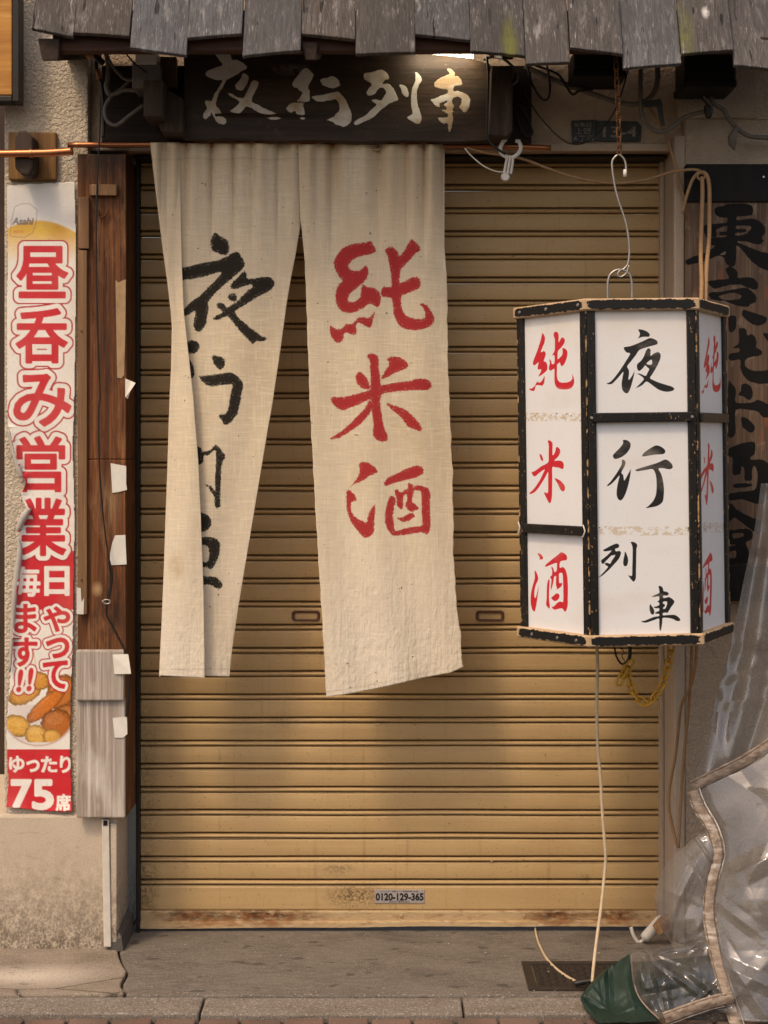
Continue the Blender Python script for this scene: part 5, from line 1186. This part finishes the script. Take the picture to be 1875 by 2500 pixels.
tag(bb, 'black tape bundle binding the cables below the right black box', 'tape')

# black boxes
M_BOX = simple('matt_black_box', (.006, .0055, .005), .6, 0, .2)
for (x0_, y0_, x1_, y1_, lab) in ((1402, 118, 1528, 184, 'left of two black boxes tucked under the awning boards'), (1672, 118, 1798, 208, 'right and larger black box under the awning boards')):
    t_ = thing('black_box', W((x0_ + x1_) / 2, y1_, -.35), lab, 'box', 'black boxes under the awning')
    pbox('case', x0_, y0_, x1_, y1_, -.40, .16, M_BOX, t_, .008); pbox('lid', x0_ - 3, y1_ - 16, x1_ + 2, y1_ + 4, -.404, .168, M_BOX, t_, .006)
# address plate
M_PLATE = Mat('dark_green_enamel', (.018, .026, .03), .5, .4).nz((40, 40, 40), .45, .7, (.045, .05, .05), .8, 6).nz(200, .66, .7, (.2, .15, .1), .7).bnz(120, .3, .001).done()
M_PTXT = Mat('worn_pale_lettering', (.30, .26, .22), .7, .2).nz(120, .45, .6, (.09, .085, .08), .8, 4).done()
ad = thing('address_plate', W(1480, 345, -.155), 'dark green street address plate reading 13-4 on the brown lintel', 'sign')
prism('plate', [(1395, 294), (1456, 292), (1456, 345), (1397, 349)], -.158, .006, M_PLATE, ad, .001)
prism('plate', [(1457, 294), (1555, 296), (1566, 308), (1564, 344), (1556, 346), (1458, 345)], -.1575, .006, M_PLATE, ad, .001)
for s_, a in (('台東区', (1401, 299, 1445, 309)), ('上野', (1405, 312, 1443, 328)), ('6丁目', (1401, 331, 1449, 346)), ('13-4', (1472, 308, 1555, 335))):
    text_mesh('lettering', s_, *a, -.1592 if s_ != '13-4' else -.1588, M_PTXT, ad, .02 if s_ == '13-4' else .006)
# plastic clothes peg hanging by the curtain
cp = thing('plastic_clip', W(1240, 440, -.3), 'white plastic clothes clip hanging open beside the signboard', 'clip')
for pts in ([(1231, 341), (1226, 350), (1221, 364), (1226, 376), (1241, 386)], [(1264, 344), (1270, 352), (1271, 364), (1264, 376), (1250, 386)]): ptube('jaw', pts, 5.0, -.30, M_WHITEPL, cp, 8, .5)
for dx in (-8, 0, 8): ptube('body', [(1246 + dx * .8, 380), (1243 + dx, 400), (1239 + dx, 425)], 3.4, -.30, M_WHITEPL, cp, 8, .6)
disc('tail', W(1234, 432, -.297), .013, .006, M_WHITEPL, cp, sides=16)
for p in ((1231, 341), (1264, 344)): ptube('pad', [(p[0] - 6, p[1]), (p[0] + 6, p[1] + 1)], 4.5, -.302, M_WHITEPL, cp, 8, sub=1)
cord('white_string', [(1135, 362), (1150, 380), (1180, 405), (1210, 418), (1232, 420)], 1.6, -.29, M_WHITEPL, 'thin white string tied to the plastic clothes clip', 'string')
cord('yellow_string', [(893, 352), (900, 362), (920, 366), (932, 360), (936, 354)], 2.0, -.245, M_CORD, 'short yellow string tied on the curtain rod over the right panel', 'string')

# ------------------------------------------------------------------ tall wooden sign at the right
m = wood('weathered_sign_board', (.165, .108, .07), (.075, .046, .03), (.25, .18, .125), (80, 80, 2.2), .8, .6)
m.nz((30, 30, 5), .62, .72, (.28, .09, .04), .6, 4); m.nz((22, 22, 16), .58, .68, (.30, .23, .16), .5, 6)
edge = m.math('MULTIPLY', m.math('SUBTRACT', m.noise((90, 90, 60), 5, .7), .5), 5.0)
m.mix(m.math('MULTIPLY', m.rng(m.math('ADD', m.attr('ink'), edge), -.4, .6), m.rng(m.noise((160, 160, 60), 4, .7), .24, .32)), (.005, .0045, .004))
M_TS = m.done()
ts = thing('tall_wooden_sign', W(1780, 1470, -.24), 'tall weathered wooden sign with big black characters behind the lantern', 'sign')
nu, nv = 130, 320
u, v = np.meshgrid(np.linspace(0, 1, nu), np.linspace(0, 1, nv)); px = 1674 + 250 * u; py = 494 + (1378 - 494) * v
V = Wn(px, py, -.225 + 0 * px).reshape(-1, 3)
o = mesh_obj('board', V, grid(nu, nv), M_TS, ts, False, {'ink': ink_field(px.ravel(), py.ravel(), BOARD_BLACK)})
m_ = o.modifiers.new('thick', 'SOLIDIFY'); m_.thickness = .03; m_.offset = -1
M_CAP = wood('black_sign_cap', (.010, .007, .006), (.005, .004, .004), (.02, .014, .010), (80, 80, 3), .7, .5).done()
pbox('top_board', 1676, 400, 1930, 493, -.232, .04, M_CAP, ts, .003)
pbox('base_board', 1674, 1379, 1920, 1468, -.232, .04, M_CAP, ts, .003)
disc('nail', W(1864, 432, -.233), .004, .003, M_STEEL, ts, sides=8)

# ------------------------------------------------------------------ conduit, corner guard, plug
M_COND = simple('cream_cable_trunking', (.60, .55, .47), .5, 0, .35, .15, 30)
co = thing('cable_trunking', W(258, 2312, -.21), 'white plastic cable trunking running down the plaster plinth', 'trunking')
bm = bmesh.new(); a = W(248, 2001, -.222); b = W(266, 2312, -.222); sk = W(253, 2312, -.222)
vv_ = [bm.verts.new(p) for p in ((a.x, -.222, a.z), (b.x, -.222, a.z), (b.x + .006, -.222, b.z), (sk.x, -.222, b.z), (a.x, -.204, a.z), (b.x, -.204, a.z), (b.x + .006, -.204, b.z), (sk.x, -.204, b.z))]
for f in ((0, 1, 2, 3), (0, 4, 5, 1), (1, 5, 6, 2), (3, 7, 4, 0), (2, 6, 7, 3)): bm.faces.new([vv_[q] for q in f])
bevel(bm_obj('cover', bm, M_COND, co), .002); pbox('slot', 252, 2003, 262, 2016, -.2235, .002, M_DARK, co, 0)
c2 = pbox('cable_trunking', 269, 2011, 285, 2302, -.216, .014, M_DADO, None, .003)
tag(c2, 'plaster coloured cable trunking beside the white one on the plinth corner', 'trunking')
M_GUARD = simple('grey_rubber_guard', (.09, .08, .07), .7)
gd = thing('corner_guard', W(300, 2310, -.2), 'grey rubber guard around the bottom corner of the plinth', 'corner guard')
xg = dd.x
mesh_g = [(xg + .0015, -.205, .055), (xg + .0015, -.02, .075), (xg + .0015, -.02, .0), (xg + .0015, -.205, .0), (xg + .012, -.215, .04), (xg + .016, -.02, .055), (xg + .02, -.02, .0), (xg + .018, -.215, .0), (xg - .02, -.2055, .045), (xg - .02, -.216, .03), (xg - .02, -.218, .0)]
bm = bmesh.new(); vv_ = [bm.verts.new(p) for p in mesh_g]
for f in ((0, 1, 5, 4), (4, 5, 6, 7), (8, 0, 4, 9), (9, 4, 7, 10), (1, 2, 6, 5)): bm.faces.new([vv_[q] for q in f])
bm_obj('guard', bm, M_GUARD, gd)
pl = thing('white_plug', W(1580, 2290, -.35), 'white plug with bent lead on the ground at the shutter corner', 'plug')
yq = groundY(2300)
ptube('lead', [(1541, 2264, yq), (1546, 2282, yq), (1556, 2298, yq), (1566, 2299, yq), (1576, 2290, yq - .02)], 4.5, yq, M_WHITEPL, pl, 8)
ptube('body', [(1574, 2290, yq - .02), (1590, 2272, yq - .03), (1606, 2254, yq - .05), (1618, 2244, yq - .06)], 13, yq - .03, M_WHITEPL, pl, 10, sub=2)
tw = prism('wooden_wedge', [(1600, 2272), (1612, 2256), (1640, 2240), (1646, 2262), (1606, 2284)], -.30, .05, M_TRIM)
tag(tw, 'small offcut of pale wood behind the clear plastic sheet', 'wood offcut')

# ------------------------------------------------------------------ neighbour's lit signboard, top left
ns = thing('orange_signboard', W(10, 240, -.28), 'orange lacquered board with dark frame at the top left corner', 'sign')
M_ORB = wood('orange_lacquered_board', (.55, .27, .06), (.38, .16, .03), (.66, .38, .11), (5, 40, 60), .45, .3).done()
pbox('face', -260, -120, 29, 232, -.285, .03, M_ORB, ns, .003); pbox('frame', 30, -120, 47, 248, -.292, .06, M_DARKMETAL, ns, .003); pbox('frame', -260, 233, 29.5, 248, -.291, .06, M_DARKMETAL, ns, .003)

# ------------------------------------------------------------------ clear vinyl weather sheet, bunched on the ground
def vinyl(name, tintc, haze, rough=.12):
    mm = bpy.data.materials.new(name); mm.use_nodes = True; t = mm.node_tree; t.nodes.clear()
    N = t.nodes.new; Lk = t.links.new
    tr = N('ShaderNodeBsdfTransparent'); tr.inputs[0].default_value = C4(tintc)
    df = N('ShaderNodeBsdfPrincipled'); df.inputs['Base Color'].default_value = (.235, .225, .215, 1); df.inputs['Roughness'].default_value = .5
    gl = N('ShaderNodeBsdfGlossy'); gl.inputs['Roughness'].default_value = rough; gl.inputs[0].default_value = (.95, .95, 1, 1)
    g = N('ShaderNodeNewGeometry'); nz = N('ShaderNodeTexNoise'); nz.inputs['Scale'].default_value = 7; nz.inputs['Detail'].default_value = 5; Lk(g.outputs['Position'], nz.inputs['Vector'])
    mr_ = N('ShaderNodeMapRange'); Lk(nz.outputs[0], mr_.inputs[0]); mr_.inputs[1].default_value = .35; mr_.inputs[2].default_value = .7; mr_.inputs[3].default_value = haze * .55; mr_.inputs[4].default_value = min(1, haze * 1.5)
    m1 = N('ShaderNodeMixShader'); Lk(mr_.outputs[0], m1.inputs[0]); Lk(tr.outputs[0], m1.inputs[1]); Lk(df.outputs[0], m1.inputs[2])
    bn = N('ShaderNodeTexNoise'); bn.inputs['Scale'].default_value = 14; bn.inputs['Detail'].default_value = 3; Lk(g.outputs['Position'], bn.inputs['Vector'])
    bp = N('ShaderNodeBump'); bp.inputs['Strength'].default_value = .06; bp.inputs['Distance'].default_value = .01; Lk(bn.outputs[0], bp.inputs['Height']); Lk(bp.outputs[0], gl.inputs['Normal'])
    lw = N('ShaderNodeLayerWeight'); lw.inputs[0].default_value = .30; Lk(bp.outputs[0], lw.inputs[1])
    fr = N('ShaderNodeMapRange'); Lk(lw.outputs[0], fr.inputs[0]); fr.inputs[1].default_value = 0; fr.inputs[2].default_value = 1; fr.inputs[3].default_value = .04; fr.inputs[4].default_value = .55
    m2 = N('ShaderNodeMixShader'); Lk(fr.outputs[0], m2.inputs[0]); Lk(m1.outputs[0], m2.inputs[1]); Lk(gl.outputs[0], m2.inputs[2])
    ou = N('ShaderNodeOutputMaterial'); Lk(m2.outputs[0], ou.inputs[0])
    return mm
M_VIN = vinyl('clear_vinyl', (.84, .82, .78), .44, .08); M_VIN2 = vinyl('clear_vinyl_bunched', (.78, .77, .75), .42, .05)
M_VIN3 = vinyl('clear_vinyl_over_lining', (.70, .69, .66), .22, .09)
m = Mat('grubby_tape_hem', (.30, .235, .18), .6, .35).nz((40, 40, 90), .4, .62, (.17, .12, .085), .85, 5).nz((14, 14, 60), .55, .70, (.60, .54, .48), .7, 4).nz((200,) * 3, .6, .68, (.10, .07, .05), .6).bnz((60, 60, 60), .8, .006, 4); M_HEM = m.done()
M_STITCH = simple('dark_stitching', (.11, .08, .06), .8)
m = Mat('dark_green_tarpaulin', (.009, .024, .016), .5, .4).nz(14, .4, .7, (.016, .036, .025), .8, 5).nz(200, .62, .7, (.07, .08, .06), .5).bnz((30, 30, 30), .3, .004).done(); M_GREEN = m
vs_ = thing('vinyl_sheet', (1.0, -.6, 0), 'clear plastic weather curtain with stitched hem bunched on the ground at the right', 'plastic sheet')
def crease(px, py, amp, n=9, seed=1, f=.02):
    r = np.random.default_rng(seed); o_ = 0 * px
    # film folds along straight lines into flat facets
    cx, cy, rx, ry = px.mean(), py.mean(), np.ptp(px), np.ptp(py); R_ = max(rx, ry)
    n = 26
    for k in range(n):
        a = r.uniform(0, math.pi); x0, y0 = cx + r.uniform(-.5, .5) * rx, cy + r.uniform(-.5, .5) * ry
        d = (px - x0) * math.cos(a) + (py - y0) * math.sin(a); t = -(px - x0) * math.sin(a) + (py - y0) * math.cos(a)
        L = R_ * r.uniform(.25, .8); w = R_ * (r.uniform(.02, .06) if k % 2 else r.uniform(.12, .3))
        o_ = o_ + np.maximum(0, 1 - np.abs(d) / w) * np.maximum(0, 1 - np.abs(t) / L) * r.uniform(.5, 1.6) * (1 if k % 3 else -1)
    return -amp * o_ * .8
def patch(name, Lc, Rc, Yf, mat, nu=90, nv=120, amp=.02, seed=1, f=.02, parent=None):
    """a sheet between two curves ((px, py, Y) along its height)"""
    Lp = np.array([tuple(p) for p in smooth_path([Vector(p) for p in Lc], 8)]); Rp = np.array([tuple(p) for p in smooth_path([Vector(p) for p in Rc], 8)])
    tv = np.linspace(0, 1, nv)
    la = np.stack([np.interp(tv, np.linspace(0, 1, len(Lp)), Lp[:, i]) for i in range(3)], -1); ra = np.stack([np.interp(tv, np.linspace(0, 1, len(Rp)), Rp[:, i]) for i in range(3)], -1)
    uu = np.linspace(0, 1, nu)[None, :, None]; G_ = la[:, None, :] * (1 - uu) + ra[:, None, :] * uu
    px, py, Y = G_[..., 0], G_[..., 1], G_[..., 2]
    U, Vv = np.meshgrid(np.linspace(0, 1, nu), tv)
    Y = Y + crease(px, py, amp, 9, seed, f) * np.minimum(1, np.minimum(U * 8, (1 - U) * 8) + .15) + Yf(U, Vv)
    P = Wn(px, py, Y).reshape(-1, 3); P[:, 2] = np.maximum(P[:, 2], .006)
    o = mesh_obj(name, P, grid(nu, nv), mat, parent or vs_, True)
    return o
patch('upper_sheet', [(1858, 1180, -.44), (1842, 1290, -.45), (1815, 1420, -.46), (1786, 1560, -.47), (1745, 1720, -.49), (1712, 1840, -.51), (1692, 1915, -.52)],
      [(2040, 1180, -.40), (2040, 1300, -.42), (2040, 1420, -.45), (2040, 1540, -.48), (2040, 1640, -.50), (2020, 1700, -.52), (1990, 1760, -.54)],
      lambda U, V: .022 * np.sin(U * 13 + V * 2.4) * (.4 + .6 * V) + .010 * np.sin(U * 27 - V * 4), M_VIN, 140, 160, .006, 3, .010)
HB = [(1690, 1922, -.53), (1740, 1897, -.535), (1800, 1868, -.545), (1850, 1838, -.55), (1900, 1806, -.555), (1990, 1760, -.56)]
H2 = [(1692, 1930, -.54), (1708, 1972, -.55), (1738, 2024, -.575), (1752, 2082, -.60), (1738, 2150, -.62), (1730, 2220, -.64), (1740, 2290, -.67), (1758, 2370, -.71), (1782, 2450, -.76), (1806, 2520, -.80)]
patch('side_sheet', H2, [(1990, 1770, -.57), (2030, 1860, -.58), (2050, 1940, -.60), (2050, 2030, -.62), (2050, 2110, -.64), (2050, 2190, -.66), (2050, 2270, -.68), (2050, 2350, -.72), (2050, 2430, -.76), (2050, 2520, -.80)],
      lambda U, V: -.09 * np.sin(U * 3.0) * np.sin(V * 3.1) + .012 * np.sin(U * 6 + V * 5), M_VIN2, 200, 240, .015, 5, .009)
patch('bulge_sheet', [(1700, 2040, -.56), (1672, 2066, -.56), (1638, 2096, -.56), (1612, 2140, -.56), (1598, 2190, -.56), (1602, 2232, -.56), (1616, 2270, -.57), (1632, 2296, -.58)], [(1742, 2026, -.575), (1752, 2082, -.60), (1744, 2124, -.61), (1738, 2150, -.62), (1732, 2200, -.635), (1734, 2250, -.65), (1742, 2300, -.67), (1748, 2330, -.69)],
      lambda U, V: -.06 * np.sin(U * 3.1) * np.sin(V * 3.1), M_VIN2, 130, 150, .011, 11, .014)
patch('ground_sheet', [(1536, 2328, -.58), (1540, 2360, -.62), (1545, 2400, -.66), (1560, 2440, -.70), (1590, 2470, -.74), (1612, 2486, -.79)], [(1740, 2284, -.66), (1752, 2330, -.68), (1762, 2372, -.71), (1772, 2410, -.74), (1784, 2444, -.77), (1796, 2470, -.80)],
      lambda U, V: -.05 * np.sin(U * 3.1) * np.sin(V * 3.1) - .02 * np.sin(U * 6 + 1), M_VIN3, 150, 130, .017, 8, .014)
patch('green_corner', [(1470, 2372, -.60), (1450, 2392, -.62), (1432, 2412, -.65), (1418, 2434, -.68), (1422, 2452, -.71), (1440, 2478, -.76), (1462, 2503, -.83)], [(1540, 2326, -.58), (1540, 2350, -.61), (1544, 2382, -.64), (1552, 2415, -.68), (1566, 2442, -.71), (1588, 2468, -.75), (1616, 2492, -.81)],
      lambda U, V: -.018 * np.sin(U * 3.1) - .010 * np.sin(U * 7 + V * 3), M_GREEN, 90, 100, .013, 21, .02)
tube('seam', [W(x, y, Y - .016) for x, y, Y in ((1541, 2330, -.585), (1543, 2360, -.62), (1547, 2395, -.655), (1558, 2430, -.70), (1580, 2460, -.74), (1610, 2488, -.80))], .0022, M_HEM, vs_, 6)
patch('green_lining', [(1540, 2352, -.58), (1545, 2390, -.62), (1556, 2425, -.66), (1580, 2450, -.69), (1604, 2472, -.74)], [(1748, 2330, -.62), (1758, 2366, -.65), (1768, 2400, -.68), (1776, 2425, -.71), (1788, 2452, -.75)],
      lambda U, V: -.035 * np.sin(U * 3.1) * np.sin(V * 3.1) - .012 * np.sin(U * 9 + V * 4), M_GREEN, 110, 90, .015, 31, .02)
def ribbon(name, C, w, seed, ya=-.012):
    P = smooth_path([Vector(p) for p in C], 10); n = len(P); nu = 9; pts = np.zeros((n, nu, 3)); ed = []
    for i in range(n):
        t = P[min(i + 1, n - 1)] - P[max(i - 1, 0)]; t.z = 0; t.normalize(); s = Vector((-t.y, t.x, 0))
        ww = w * (1 + .05 * mnoise.noise(Vector((i * .15, seed, 0))))
        for k in range(nu):
            q = (k / (nu - 1) - .5) * 2; p = P[i] + s * (q * ww / 2)
            pts[i, k] = W(p.x, p.y, P[i].z + ya - .007 * (1 - q * q) + .003 * mnoise.noise(Vector((i * .45, k * .5, seed))))
    o = mesh_obj(name, pts.reshape(-1, 3), grid(nu, n), M_HEM, vs_, True); m_ = o.modifiers.new('thick', 'SOLIDIFY'); m_.thickness = .003
    for k in (1, 7): tube('stitch', [Vector(pts[i, k]) + Vector((0, -.003, 0)) for i in range(0, n, 2)], .0016, M_STITCH, o, 5, 1)
    tube('piping', [Vector(pts[i, 0 if seed == 2 else 8]) + Vector((0, -.001, 0)) for i in range(n)], .0028, M_WHITEPL, o, 6, 1)
ribbon('hem', HB, 30, 1); ribbon('hem', H2, 31, 2)
ribbon('hem', [(1622, 2487, -.80), (1680, 2466, -.80), (1740, 2446, -.79), (1790, 2436, -.79)], 30, 3, 0)
